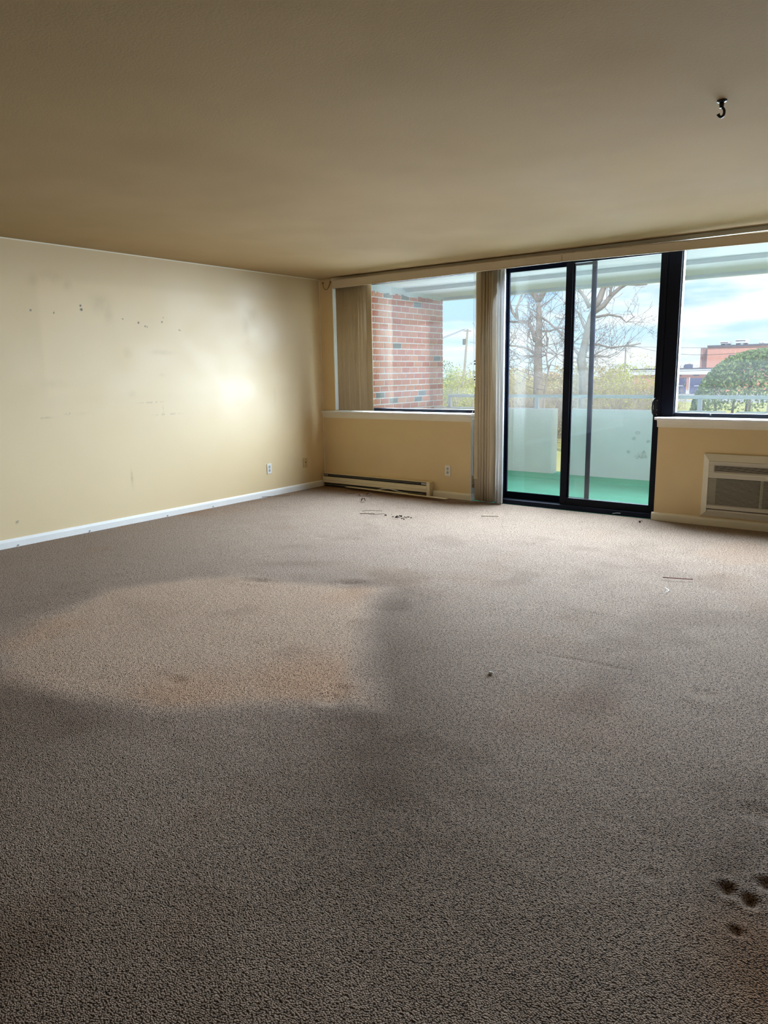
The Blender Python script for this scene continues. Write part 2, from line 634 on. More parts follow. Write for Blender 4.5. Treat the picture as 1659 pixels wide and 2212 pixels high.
def carpet_xyz(X, Y):
    Z = 0.010 * fbm(X, Y, 0.5, 11) + 0.006 * fbm(X, Y, 0.12, 17, 3)
    for (dx, dy, r, d) in DENTS:
        rr = np.hypot(X - dx, Y - dy)
        Z = Z - d * np.exp(-(rr / r) ** 2) + 0.3 * d * np.exp(-((rr - 1.7 * r) / (0.6 * r)) ** 2)
    # a long seam crease in the pile
    s = (X - 4.35) * 0.995 + (Y + 3.55) * 0.1
    t = -(X - 4.35) * 0.1 + (Y + 3.53) * 0.995
    Z = Z - 0.006 * np.exp(-(t / 0.012) ** 2) * sstep(0, .3, s) * (1 - sstep(.45, .7, s))
    edge = np.minimum(np.minimum(X, XR - X), np.minimum(-Y, Y - YR))
    return np.stack([X, Y, Z * sstep(0, 0.25, edge)], -1)


def carpet_stain_light(X, Y):
    w = 0.22 * fbm(X, Y, 0.6, 31)
    clean = poly_mask(X, Y, [(3.18, -3.12), (4.06, -4.40), (3.50, -4.95), (2.63, -5.2), (2.15, -4.98), (1.72, -4.1), (2.2, -3.45)], 0.10, w)
    near_edge = poly_mask(X, Y, [(3.25, -3.05), (4.15, -4.42), (3.50, -5.05), (2.3, -5.2), (1.9, -4.9), (1.7, -4.1), (2.2, -3.4)], 0.1, w)
    # rusty edge along the far corner of the clean patch
    dline = np.abs((X - 3.72) * 0.66 + (Y + 4.62) * -0.75)
    rust = clean * np.exp(-((X - 3.80) ** 2 + (Y + 4.38) ** 2) / 0.30 ** 2) * 0.5
    rust += clean * np.exp(-((X - 3.42) ** 2 + (Y + 4.82) ** 2) / 0.22 ** 2) * 0.4
    rust += np.exp(-((X - 3.12) ** 2 * 3 + (Y + 3.30) ** 2) / 0.20 ** 2) * 0.35
    rust += sstep(0.10, 0.26, fbm(X, Y, 0.7, 61)) * 0.18
    # orange dirt where the carpet meets the skirtings and in the heater corner
    rust += 0.5 * np.exp(-((X - 0.05) / 0.10) ** 2) * sstep(-.05, .15, fbm(X, Y, .35, 71))
    rust += 0.8 * np.exp(-((Y + 0.05) / 0.22) ** 2) * (1 - sstep(1.6, 2.3, X))
    rust += 1.0 * np.exp(-((X - 5.80) ** 2 + (Y + 5.0) ** 2) / 0.17 ** 2)
    rust += 0.4 * np.exp(-((X - 5.68) ** 2 + (Y + 4.84) ** 2) / 0.07 ** 2)
    for (dx, dy, r, d) in DENTS:
        rust += 0.15 * np.exp(-(np.hypot(X - dx, Y - dy) / (r * .9)) ** 2) * (d / .016)
    # trodden path beside the patch; nearer the camera, mottled soil and painted light falloff
    path = (1 - near_edge) * np.exp(-(((X - 3.75) * 0.82 + (Y + 3.75) * 0.57) / 0.34) ** 2) * sstep(-5.6, -4.6, Y) * (1 - sstep(-3.2, -2.6, Y))
    soil_falloff = 0.55 * path
    soil_falloff += (1 - near_edge) * sstep(-2.6, -4.9, Y) * 0.34  # painted falloff: carpet colour darkens with distance from the windows
    soil_falloff += (1 - near_edge) * np.clip(0.45 + 2.2 * fbm(X, Y, 1.3, 81), 0, 1) * 0.5 * sstep(-1.6, -4.0, Y)
    soil_falloff += sstep(0.05, 0.25, fbm(X, Y, 0.35, 91)) * 0.25 * sstep(-0.3, -1.2, Y)
    # grey smears in the middle of the room
    for (sx, sy, a, b, amt) in [(2.30, -2.95, .30, .08, .5), (1.95, -2.55, .18, .10, .4), (2.43, -3.42, .25, .05, .5), (2.95, -3.10, .18, .05, .5)]:
        soil_falloff += amt * np.exp(-(((X - sx) * .8 + (Y - sy) * .6) / a) ** 2 - ((-(X - sx) * .6 + (Y - sy) * .8) / b) ** 2)
    soil_falloff = soil_falloff * (0.35 + 0.65 * sstep(1.2, 3.2, X))
    A = np.zeros(X.shape + (4,))
    A[..., 0] = np.clip(clean * 0.75 + 0.12 * sstep(-1.9, -0.9, Y) * sstep(1.2, 2.4, X), 0, 1)  # second term lightens carpet before the windows, painting in daylight
    A[..., 1] = np.clip(rust, 0, 1)
    A[..., 2] = np.clip(soil_falloff, 0, 1)
    A[..., 3] = 1
    return A


def spaced(a, b, c, d, fine, coarse):
    return np.unique(np.concatenate([np.arange(a, c, coarse), np.arange(c, d, fine), np.arange(d, b, coarse), [b]]).round(5))


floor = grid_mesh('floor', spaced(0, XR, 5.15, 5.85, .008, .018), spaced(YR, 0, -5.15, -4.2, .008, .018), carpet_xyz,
                  carpet_stain_light, carpet_material())
struct(floor)
MB().box(-.2, XR + .2, YR - .2, .14, -.30, -.03).build('floor_slab', M['concrete'], floor)

# ------------------------------------------------------------------ walls and ceiling


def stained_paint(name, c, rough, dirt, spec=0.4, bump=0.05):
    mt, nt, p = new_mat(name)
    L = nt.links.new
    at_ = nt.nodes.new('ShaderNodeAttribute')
    at_.attribute_name = 'stain_light'
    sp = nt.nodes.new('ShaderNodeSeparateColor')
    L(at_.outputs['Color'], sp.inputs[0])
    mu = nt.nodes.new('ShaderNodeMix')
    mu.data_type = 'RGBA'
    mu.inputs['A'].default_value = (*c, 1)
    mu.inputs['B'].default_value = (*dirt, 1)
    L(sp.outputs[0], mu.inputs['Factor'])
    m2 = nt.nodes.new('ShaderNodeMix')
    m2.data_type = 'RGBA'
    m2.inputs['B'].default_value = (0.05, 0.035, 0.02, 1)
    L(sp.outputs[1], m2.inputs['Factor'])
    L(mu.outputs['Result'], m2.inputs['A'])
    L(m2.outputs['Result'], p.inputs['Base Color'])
    p.inputs['Specular IOR Level'].default_value = spec
    tcn = nt.nodes.new('ShaderNodeTexCoord')
    n = nt.nodes.new('ShaderNodeTexNoise')
    n.inputs['Scale'].default_value = 110
    n.inputs['Detail'].default_value = 4
    L(tcn.outputs['Object'], n.inputs['Vector'])
    bn = nt.nodes.new('ShaderNodeBump')
    bn.inputs['Strength'].default_value = bump
    bn.inputs['Distance'].default_value = 0.01
    L(n.outputs['Fac'], bn.inputs['Height'])
    L(bn.outputs[0], p.inputs['Normal'])
    rr = nt.nodes.new('ShaderNodeMapRange')
    rr.inputs['To Min'].default_value = rough
    rr.inputs['To Max'].default_value = min(1, rough + 0.15)
    L(sp.outputs[2], rr.inputs['Value'])
    L(rr.outputs[0], p.inputs['Roughness'])
    return mt


HOLES = [(-3.059, 1.962, .010, 1), (-3.055, 1.930, .014, 1), (-2.498, 1.845, .011, 1), (-2.43, 1.815, .009, 1), (-2.41, 1.81, .007, .8),
         (-2.24, 1.862, .010, 1), (-2.221, 1.90, .006, .8), (-2.05, 1.795, .007, .9), (-2.035, 1.79, .006, .8), (-3.50, 1.90, .009, .9),
         (-3.305, 1.89, .008, .9), (-2.66, 1.87, .007, .8), (-3.80, .20, .01, .7)]
SMUDGE = [(-2.87, 1.99, .10, .08, .50), (-2.80, 1.93, .05, .10, .45), (-1.10, 1.99, .09, .06, .55), (-1.18, 1.90, .05, .12, .35), (-1.15, 1.72, .04, .05, .25),
          (-2.63, 1.57, .05, .05, .40), (-2.25, 1.58, .15, .025, .35), (-2.28, 1.37, .04, .02, .5), (-3.30, 2.16, .08, .05, .35), (-3.45, 2.14, .05, .05, .3),
          (-3.16, 2.12, .04, .04, .35), (-2.62, 1.20, .04, .03, .3), (-3.35, 1.31, .10, .04, .25), (-1.35, 1.05, .04, .05, .2), (-0.18, 1.62, .03, .04, .4),
          (-2.70, .42, .012, .07, .5), (-0.80, 1.10, .015, .10, .3)]
SCUFF = [(-3.26, 1.052, .03, .006, .8), (-3.14, 1.05, .07, .004, .6), (-2.42, 1.115, .12, .003, .5), (-2.25, 0.995, .12, .003, .6), (-2.30, 1.04, .006, .03, .6),
         (-3.47, 1.03, .05, .004, .6), (-2.70, .45, .005, .035, .7)]


def wall_stain_shade(Y, Z):
    d = np.zeros(Y.shape)
    for (y, z, a, b, s) in SMUDGE:
        d = np.maximum(d, s * np.exp(-((Y - y) / a) ** 2 - ((Z - z) / b) ** 2))
    d = np.clip(d * (0.7 + 1.4 * fbm(Y, Z, .09, 7)), 0, 1)
    # paler rectangle left by a picture or cabinet, fainter rim of grime
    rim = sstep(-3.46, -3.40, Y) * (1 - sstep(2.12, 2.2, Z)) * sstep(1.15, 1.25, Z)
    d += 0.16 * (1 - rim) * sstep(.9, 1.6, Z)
    d += 0.35 * sstep(1.95, 2.42, Z) + 0.22 * fbm(Y, Z, .5, 23)  # upper wall tinted darker, painting in shade towards the ceiling
    h = np.zeros(Y.shape)
    for (y, z, r, s) in HOLES:
        h = np.maximum(h, s * (1 - sstep(r * .5, r * 1.1, np.hypot(Y - y, Z - z))))
    for (y, z, a, b, s) in SCUFF:
        h = np.maximum(h, .55 * s * np.exp(-((Y - y) / a) ** 2 - ((Z - z) / b) ** 2) * (fbm(Y, Z, .03, 3) > -.08))
    A = np.zeros(Y.shape + (4,))
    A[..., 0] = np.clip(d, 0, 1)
    A[..., 1] = np.clip(h, 0, 1)
    A[..., 2] = np.clip(.5 + 2 * fbm(Y, Z, .3, 41), 0, 1)
    A[..., 3] = 1
    return A


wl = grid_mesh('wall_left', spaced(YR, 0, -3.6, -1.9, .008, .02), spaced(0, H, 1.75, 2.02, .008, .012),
               lambda Y, Z: np.stack([0 * Y + 0.0025 * fbm(Y, Z, .6, 51), Y, Z], -1), wall_stain_shade,
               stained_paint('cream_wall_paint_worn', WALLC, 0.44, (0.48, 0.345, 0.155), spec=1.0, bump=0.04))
struct(wl)
MB().box(-.2, -.006, YR - .2, .02, -.03, 2.7).build('wall_core', M['mortar'], wl)


def ceil_stain(X, Y):
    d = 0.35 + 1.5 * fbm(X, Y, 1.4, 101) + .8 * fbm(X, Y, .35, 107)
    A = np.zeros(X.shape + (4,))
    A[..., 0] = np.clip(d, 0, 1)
    h = np.zeros(X.shape)
    A[..., 1] = h
    A[..., 2] = np.clip(.5 + 2 * fbm(X, Y, .8, 109), 0, 1)
    A[..., 3] = 1
    return A


def ceil_xyz(X, Y):
    Z = H + .004 * fbm(X, Y, 1.6, 201, 2) + .0012 * fbm(X, Y, .4, 207, 2)
    # plastered-over slab joints running across the room
    for yj in (-1.25, -2.75, -4.3):
        Z = Z - .0009 * np.exp(-((Y - yj - .25 * fbm(X, Y, .9, 211)) / .16) ** 2) * sstep(.1, .4, .5 + fbm(X, Y, 1.1, 219))
    # patched plaster
    for (px_, py_, r) in ((4.55, -3.62, .05), (4.62, -3.75, .05), (5.2, -1.4, .08)):
        Z = Z - .001 * np.exp(-(np.hypot(X - px_, Y - py_) / r) ** 4)
    e_ = np.minimum(np.minimum(X, XR - X), np.minimum(.14 - Y, Y - YR))
    return np.stack([X, Y, H + (Z - H) * sstep(0, .3, e_)], -1)


ceil = grid_mesh('ceiling', np.linspace(XR, 0, 230), np.linspace(YR, .14, 290), ceil_xyz, ceil_stain,
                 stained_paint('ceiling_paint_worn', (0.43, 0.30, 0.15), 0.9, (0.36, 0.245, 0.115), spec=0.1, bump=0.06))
struct(ceil)
MB().box(-.2, XR + .2, YR - .2, .20, H + .02, 2.72).build('ceiling_slab', M['concrete'], ceil)

wb = MB()
wb.box(0, .20, 0, .22, 0, H)                       # pier in the corner
wb.box(.20, 2.063, 0, .12, 0, .897)                # breast wall under the left window
wb.box(.20, 2.063, .12, .22, 0, .915)
wb.box(3.983, XR, 0, .12, 0, .900)                 # breast wall under the right window
wb.box(3.983, XR, .12, .22, 0, .925)
wb.box(.20, XR, .02, .22, 2.40, H)                 # header
wb.box(5.96, XR, 0, .22, .925, 2.40)
struct(wb.build('wall_back', M['wall']))
MB().box(XR, XR + .2, YR - .2, .22, -.03, 2.7).build('wall_right', M['panel'])['kind'] = 'structure'
MB().box(0, XR, YR - .2, YR, -.03, 2.7).build('wall_rear', M['panel'])['kind'] = 'structure'
# thin beads of paint in the corners
MB().box(0, .010, -.004, 0, .16, H).build('trim_7', M['trim'])['kind'] = 'structure'
MB().box(0, .006, -8.5, 0, H - .008, H).build('trim_8', M['trim'])['kind'] = 'structure'
# white lining of the window opening beside the pier, and of the breast-wall end at the door
MB().box(.20, .206, .004, .125, .93, 2.40).build('trim_5', M['reveal'])['kind'] = 'structure'
MB().box(2.063, 2.070, .004, .125, .07, .84).build('trim_6', M['reveal'])['kind'] = 'structure'


def skirting(axis_pts, name, mat_, parent=None):
    """rounded-top baseboard along a line; axis_pts = (axis, fixed wall coordinate, direction, a0, a1)"""
    ax, w, d, a0, a1 = axis_pts
    prof = [(w, 0), (w + d * .016, 0), (w + d * .016, .050), (w + d * .013, .062), (w + d * .006, .070), (w, .072)]
    return MB().prism(prof, ax, a0, a1).build(name, mat_, parent)


bl = skirting(('y', 0, 1, YR, -.002), 'baseboard_left', M['trimwhite'])
struct(bl)
for y in (-3.82, -3.18, -2.35, -1.78):
    MB().disc((.016, y, .012), (1, 0, 0), .007, .004, 8).build('nail_head', M['steel'], bl)
bb = skirting(('x', 0, -1, 1.60, 2.078), 'baseboard_back', M['trim'])
struct(bb)
b2 = skirting(('x', 0, -1, 3.966, XR), 'baseboard_right', M['trim'])
struct(b2)
MB().prism([(2.063, .0), (2.079, .0), (2.079, .05), (2.074, .065), (2.063, .072)], 'y', 0, .12).build('baseboard_door', M['trimwhite'])['kind'] = 'structure'


def sill(name, x0, x1, z, open_end):
    s_ = thing(name, None, None, (x0, 0, z))
    struct(s_)
    nose = [(-.026, z - .022), (-.034, z - .016), (-.034, z - .006), (-.026, z), (.125, z), (.125, z - .022)]
    MB().prism(nose, 'x', x0, x1).build('sill_board', M['trimwhite'], s_)
    ap = [(0, z - .085), (-.008, z - .085), (-.010, z - .060), (-.016, z - .035), (-.024, z - .022), (0, z - .022)]
    a0, a1 = (x0 + .02, x1) if open_end < 0 else (x0, x1 - .012)
    MB().prism(ap, 'x', a0, a1).build('apron', M['trim'], s_)
    return s_


sill('trim_1', .0, 2.086, .919, 1)
sill('trim_2', 3.954, XR, .927, -1)
MB().prism([(2.063, .832), (2.070, .832), (2.074, .87), (2.083, .897), (2.063, .897)], 'y', 0, .12).build('trim_9', M['trimwhite'])['kind'] = 'structure'
# wood batten above the valance, with nails
t3 = MB().box(2.9, XR, -.034, .0, 2.402, 2.4385).build('trim_3', M['trimwhite'])
struct(t3)
for x in (3.83, 4.16, 4.9, 5.6):
    MB().tube([(x, -.034, 2.413), (x - .006, -.046, 2.415)], .003, 5).build('nail', M['steel'], t3)
MB().box(.21, 2.9, -.034, .0, 2.405, 2.4375).build('trim_4', M['trim'])['kind'] = 'structure'

# ------------------------------------------------------------------ windows and sliding door
Y0, Y1 = .125, .185


def frame_box(x0, x1, z0, z1, name, parent, y0=Y0, y1=Y1, mt=None):
    return MB().box(x0, x1, y0, y1, z0, z1).build(name, mt or M['black'], parent, bevel=.003)


w1 = struct(thing('window_1', None, None, (1.14, .15, .92)))
frame_box(.206, 2.085, .918, .952, 'bottom_rail', w1)
frame_box(.206, 2.085, 2.345, 2.40, 'top_rail', w1)
frame_box(.206, .34, .952, 2.345, 'side_stile', w1)  # widened behind the blind to stop light leaking through the gap
frame_box(2.062, 2.085, .952, 2.345, 'side_stile', w1)
MB().box(.236, 2.066, .152, .158, .948, 2.35).build('pane', M['glass'], w1)

w2 = struct(thing('window_2', None, None, (5.3, .15, .92)))
frame_box(4.075, 5.96, .928, .962, 'bottom_rail', w2)
frame_box(4.075, 5.96, 2.355, 2.40, 'top_rail', w2)
frame_box(4.075, 4.086, .962, 2.355, 'side_stile', w2, mt=M['grey'])
frame_box(5.92, 5.96, .962, 2.355, 'side_stile', w2)
MB().box(4.082, 5.93, .152, .158, .958, 2.36).build('pane', M['glass'], w2)
MB().tube([(4.385, .122, .948), (4.385, .112, .955)], .006, 8).build('latch_pin', M['steel'], w2)

d1 = struct(thing('door_1', None, None, (3.16, .15, 0)))
frame_box(2.085, 2.375, 0, 2.40, 'mullion_post', d1, y0=.13, y1=.22)
frame_box(2.375, 3.96, -.01, .035, 'threshold', d1, y0=.07, y1=.24)
frame_box(2.375, 3.96, 2.362, 2.40, 'head', d1, y0=.09, y1=.24)
frame_box(2.345, 2.38, .03, 2.37, 'jamb', d1, y0=.16, y1=.24, mt=M['matte'])
frame_box(3.962, 4.076, 0, 2.40, 'corner_post', d1, y0=.10, y1=.22)
frame_box(3.945, 3.963, 0, 2.40, 'jamb', d1, y0=.09, y1=.24)
# fixed outer panel
fx = frame_box(2.352, 2.392, .035, 2.362, 'fixed_stile', d1, y0=.185, y1=.215, mt=M['matte'])
frame_box(3.249, 3.289, .035, 2.362, 'fixed_stile', d1, y0=.185, y1=.215, mt=M['matte'])
frame_box(2.392, 3.249, .035, .100, 'fixed_rail', d1, y0=.185, y1=.215, mt=M['matte'])
frame_box(2.392, 3.249, 2.32, 2.362, 'fixed_rail', d1, y0=.185, y1=.215, mt=M['matte'])
MB().box(2.385, 3.255, .197, .203, .095, 2.325).build('pane', M['glass'], d1)
# sliding inner panel
frame_box(3.026, 3.094, .028, 2.366, 'sliding_stile', d1, y0=.11, y1=.15)
frame_box(3.094, 3.108, .10, 2.33, 'glazing_bead', d1, y0=.128, y1=.15, mt=M['matte'])
frame_box(3.897, 3.947, .028, 2.366, 'sliding_stile', d1, y0=.11, y1=.15)
frame_box(3.094, 3.897, .028, .106, 'sliding_rail', d1, y0=.11, y1=.15)
frame_box(3.094, 3.897, 2.333, 2.366, 'sliding_rail', d1, y0=.11, y1=.15)
MB().box(3.088, 3.90, .128, .134, .10, 2.338).build('pane', M['glass'], d1)
hd = MB()
hd.tube([(3.922, .110, 1.090), (3.914, .078, 1.084), (3.907, .060, 1.055), (3.905, .055, 1.01), (3.907, .060, .965), (3.914, .078, .940), (3.922, .110, .935)], .0075, 8)
hd.build('handle', M['blackiron'], d1, smooth=True)
MB().box(3.908, 3.940, .103, .112, .92, 1.10).build('lock_plate', M['blackiron'], d1, bevel=.003)
for z in (.945, .985, 1.07):
    MB().disc((3.932, .104, z), (0, -1, 0), .004, .003, 8).build('screw', M['steel'], d1)

# ------------------------------------------------------------------ valances and vertical blinds


def valance(name, label, x0, x1, za0, za1, zb0, zb1, returns=False):
    """front board from x0 (za0..za1) to x1 (zb0..zb1) with a top shelf behind it"""
    v_ = thing(name, label, 'valance', (x0, -.1, za0), 'vinyl valances over the window wall')
    y0, y1 = -.104, -.096
    MB().hexa([(x0, y0, za0), (x1, y0, zb0), (x1, y1, zb0), (x0, y1, za0), (x0, y0, za1), (x1, y0, zb1), (x1, y1, zb1), (x0, y1, za1)]).build('front_board', M['valance'], v_, bevel=.002)
    MB().hexa([(x0, y1, za1 - .008), (x1, y1, zb1 - .008), (x1, -.036, zb1 - .008), (x0, -.036, za1 - .008),
               (x0, y1, za1 - .002), (x1, y1, zb1 - .002), (x1, -.036, zb1 - .002), (x0, -.036, za1 - .002)]).build('top_shelf', M['valance'], v_)
    for z0_, z1_ in ((za0 + .004, zb0 + .004), (za1 - .010, zb1 - .010)):
        MB().tube([(x0 + .001, y0 - .001, z0_), (x1 - .001, y0 - .001, z1_)], .003, 5).build('edge_bead', M['valance'], v_)
    if returns:
        MB().box(x1 - .03, x1 + .035, -.0955, -.092, zb0 + .004, zb1 - .012).build('gap_backing', M['valance'], v_)  # strip added behind the joint so the gap turns dark
        MB().box(x0, x0 + .006, y1, .0, za0, za1 - .003).build('end_return', M['valance'], v_)
    return v_


valance('blind_valance', 'long beige valance from the left corner to the joint over the sliding door', .292, 3.069, 2.310, 2.404, 2.322, 2.401, True)
valance('blind_valance', 'beige valance sagging to the right of the joint over the sliding door', 3.074, 6.6, 2.324, 2.401, 2.272, 2.355)


def slat_mesh(name, w, h, mt, bow=.006):
    """one bowed vinyl vane hanging down from its origin, face along local x"""
    n = 6
    v_, f_ = [], []
    for side in (0, 1):
        for i in range(n + 1):
            a = i / n - .5
            y = -bow * (1 - (2 * a) ** 2) + side * .0012
            for z in (0, -h):
                v_.append((a * w, y, z))
    k = 2 * (n + 1)
    for i in range(n):
        a = 2 * i
        f_.append((a, a + 1, a + 3, a + 2))
        f_.append((k + a, k + a + 2, k + a + 3, k + a + 1))
        f_.append((a, a + 2, k + a + 2, k + a))
        f_.append((a + 1, k + a + 1, k + a + 3, a + 3))
    f_.append((0, k, k + 1, 1))
    e_ = 2 * n
    f_.append((e_, e_ + 1, k + e_ + 1, k + e_))
    me = bpy.data.meshes.new(name)
    me.from_pydata(v_, [], f_)
    me.materials.append(mt)
    me.polygons.foreach_set('use_smooth', [True] * len(me.polygons))
    return me


def blind(name, label, slats, ztop, me, rail):
    """slats = list of (x, y, angle in degrees, drop of the top)"""
    b_ = thing(name, label, 'blind', (slats[0][0], 0, ztop), 'vertical blinds on the window wall')
    off = OFF[b_.name]
    MB().box(rail[0], rail[1], -.045, -.005, 2.345, 2.385).build('headrail', M['valance'], b_)
    for (x, y, a, dz) in slats:
        o = bpy.data.objects.new('slat', me)
        col.objects.link(o)
        o.parent = b_
        o.location = Vector((x, y, ztop - dz)) - off
        o.rotation_euler = (0, 0, math.radians(a))
    return b_


me_short = slat_mesh('short_slat', .089, 1.415, M['slat'])
me_long = slat_mesh('long_slat', .089, 2.315, M['slat'])
me_lit = slat_mesh('lit_slat', .089, 2.325, M['slat_lit'])
sl = [(.333, -.030, 14, 0), (.376, -.026, 6, 0), (.416, -.020, 40, 0), (.440, -.026, 12, 0), (.492, -.018, 46, .004), (.515, -.026, 24, 0),
      (.566, -.022, 36, 0), (.600, -.026, 14, .002), (.640, -.020, 42, 0), (.668, -.026, 20, 0), (.716, -.022, 38, 0), (.762, -.030, -4, 0)]
blind('vertical_blind', 'beige vertical blind stacked at the left end of the left window', sl, 2.345, me_short, (.25, 1.3))
sl = [(2.185, -.036, 8, .0)]
sl += [(2.225 + .0155 * i, -.030 + random.uniform(-.004, .004), (46 if i % 2 else 76) + random.uniform(-8, 8), random.uniform(0, .006)) for i in range(9)]
bm_ = blind('vertical_blind', 'tan vertical blind bunched between the left window and the sliding door', sl, 2.333, me_long, (1.35, 2.36))
sl = [(2.385 + .0165 * i, -.024 + random.uniform(-.004, .004), (88 if i % 2 else 112) + random.uniform(-8, 8), random.uniform(0, .006)) for i in range(5)]
sl.append((2.452, -.018, 112, 0))
blind('vertical_blind', 'vertical blind with lit white tone painted in, bunched at the left edge of the sliding door', sl, 2.338, me_lit, (2.365, 3.9))
# one broken half slat on the tan bunch
MB().box(2.135, 2.180, -.047, -.045, .245, 1.2).build('torn_slat', M['slat'], bm_)

cd = bm_
MB().tube([(2.083, .02, 2.35), (2.082, .02, 1.7), (2.081, .02, .95), (2.080, .0, .93)], .0016, 5).build('cord_strand', M['cord'], cd)
MB().tube([(2.098, .02, 2.35), (2.097, .02, 1.7), (2.096, .02, 1.25)], .0016, 5).build('cord_strand', M['cord'], cd)
for z in (1.43, 1.27):
    MB().ball((2.097, .02, z), .009).build('bead', M['blackiron'], cd, smooth=True)
    MB().ball((2.097, .02, z + .028), .008).build('bead', M['blackiron'], cd, smooth=True)
pts = [(2.085, .01 + .005 * math.sin(t * 3), .86 - .62 * t) for t in [i / 10 for i in range(8)]]
pts += [(2.095, -.01, .36), (2.112, -.03, .30), (2.135, -.035, .25)]
tag(MB().tube(pts, .0025, 6).build('slack_cord', M['cord'], None, smooth=True), 'slack white cord drooping down the end of the breast wall beside the blinds', 'cord')
tn = thing('cord_tensioner', 'small brass cord holder low on the breast wall end beside the blinds', 'bracket', (2.075, .03, .14))
MB().disc((2.079, .03, .155), (1, 0, 0), .018, .006, 12).build('base_disc', M['brass'], tn)
MB().disc((2.085, .03, .155), (1, 0, 0), .010, .035, 12).build('stem', M['brass'], tn)
MB().box(2.0705, 2.079, .02, .04, .175, .26).build('clip', M['plateyel'], tn, bevel=.002)

# ------------------------------------------------------------------ baseboard heater and loose strip
h = thing('baseboard_heater', 'cream electric baseboard heater under the left window', 'heater', (.8, -.03, 0))
MB().box(.02, 1.585, -.012, -.0005, .02, .163).build('back_plate', M['heater'], h)
MB().prism([(-.012, .159), (-.058, .160), (-.064, .160), (-.064, .163), (-.012, .166)], 'x', .02, 1.585).build('top_hood', M['heater'], h)
MB().prism([(-.052, .050), (-.064, .048), (-.068, .054), (-.066, .080), (-.069, .086), (-.066, .118), (-.058, .123), (-.054, .118)], 'x', .022, 1.545).build('front_cover', M['heater'], h)
MB().box(.03, 1.575, -.050, -.0125, .03, .145).build('dark_cavity', M['dark'], h)
MB().tube([(.12, -.056, .141), (1.46, -.056, .141)], .005, 6).build('heating_rod', M['fin'], h)
for x0, x1 in ((.024, .105), (1.475, 1.545)):
    MB().box(x0, x1, -.064, -.0505, .134, .150).build('terminal_box', M['steel'], h, bevel=.002)
MB().box(1.547, 1.592, -.070, -.0005, .004, .166).build('end_cap', M['heater'], h, bevel=.004)
MB().box(.018, .030, -.066, -.0005, .004, .166).build('end_cap', M['heater'], h, bevel=.002)
MB().box(.03, 1.545, -.064, -.013, .008, .012).build('bottom_tray', M['dark'], h)
st = MB()
a, b_ = Vector((.43, -.110, .030)), Vector((1.875, -.172, .024))
d = (b_ - a).normalized()
n_ = Vector((-d.y, d.x, 0))
st.hexa([a - n_ * .026, b_ - n_ * .026, b_ + n_ * .026, a + n_ * .026] +
        [q + Vector((0, 0, .003)) for q in (a - n_ * .026 + d * .03, b_ - n_ * .026, b_ + n_ * .026, a + n_ * .026 + d * .03)])
tag(st.build('loose_strip', M['heater']), 'long cream metal strip fallen loose on the carpet before the heater', 'strip')
pts = [(.86, -.078, .022), (.95, -.085, .045), (1.05, -.088, .052), (1.13, -.086, .045), (1.22, -.085, .026), (1.30, -.08, .022)]
tag(MB().tube(pts, .005, 6).build('heater_wire', M['cord'], None, smooth=True), 'grey wire looping out from under the baseboard heater', 'wire')

# ------------------------------------------------------------------ outlets


def outlet(name, label, c, axis, kind='duplex'):
    """c = centre on the wall surface; axis 'y': wall faces -Y; 'x': wall faces +X"""
    o_ = thing(name, label, 'outlet', c)
    cx, cy, cz = c

    def pt(u, dd, v):
        return (cx + u, cy - dd, cz + v) if axis == 'y' else (cx + dd, cy + u, cz + v)

    def bx(u0, u1, d0, d1, v0, v1):
        p, q = pt(u0, d0, v0), pt(u1, d1, v1)
        return MB().box(min(p[0], q[0]), max(p[0], q[0]), min(p[1], q[1]), max(p[1], q[1]), p[2], q[2])

    nrm = (0, -1, 0) if axis == 'y' else (1, 0, 0)
    bx(-.035, .035, .001, .007, -.057, .057).build('cover_plate', M['plate'] if kind == 'duplex' else M['plateyel'], o_, bevel=.003)
    if kind == 'duplex':
        for v in (-.0205, .0205):
            r_ = MB().disc(pt(0, .007, v), nrm, .0165, .002, 16).build('receptacle', M['plug'], o_)
            bx(-.0075, -.005, .009, .0098, v + .000, v + .010).build('slot', M['slot'], r_)
            bx(.005, .0075, .009, .0098, v + .000, v + .009).build('slot', M['slot'], r_)
            MB().disc(pt(0, .009, v - .0075), nrm, .003, .0008, 8).build('slot', M['slot'], r_)
        MB().disc(pt(0, .007, 0), nrm, .003, .001, 8).build('screw', M['steel'], o_)
    else:
        MB().disc(pt(.004, .007, .006), nrm, .007, .003, 12).build('jack_hole', M['slot'], o_)
        for v in (-.042, .042):
            MB().disc(pt(0, .007, v), nrm, .0035, .001, 8).build('screw', M['slot'], o_)
    return o_


outlet('wall_outlet', 'white duplex outlet on the breast wall right of the heater', (1.784, 0, .302), 'y')
outlet('wall_outlet', 'white duplex outlet low on the left wall', (.0, -.941, .313), 'x')
outlet('cable_jack_plate', 'yellowed cable jack plate on the left wall near the corner', (.0, -.351, .318), 'x', 'jack')

# ------------------------------------------------------------------ through-wall air conditioner
ac = thing('air_conditioner', 'beige through-wall air conditioner under the right window', 'air conditioner', (4.95, -.02, .09))
AX0, AX1, AZ0, AZ1 = 4.387, 5.50, .088, .628
IX0, IX1, IZ0, IZ1 = 4.437, 5.45, .132, .570
yo, yi = -.004, -.046


def frame_side(pts):
    """mitred, bevelled frame member: outer edge low on the wall, inner edge proud"""
    (ox0, oz0), (ox1, oz1), (ix0, iz0), (ix1, iz1) = pts
    return MB().hexa([(ox0, -.0005, oz0), (ox1, -.0005, oz1), (ix1, -.0005, iz1), (ix0, -.0005, iz0),
                      (ox0, -.018, oz0), (ox1, -.018, oz1), (ix1, yi, iz1), (ix0, yi, iz0)])


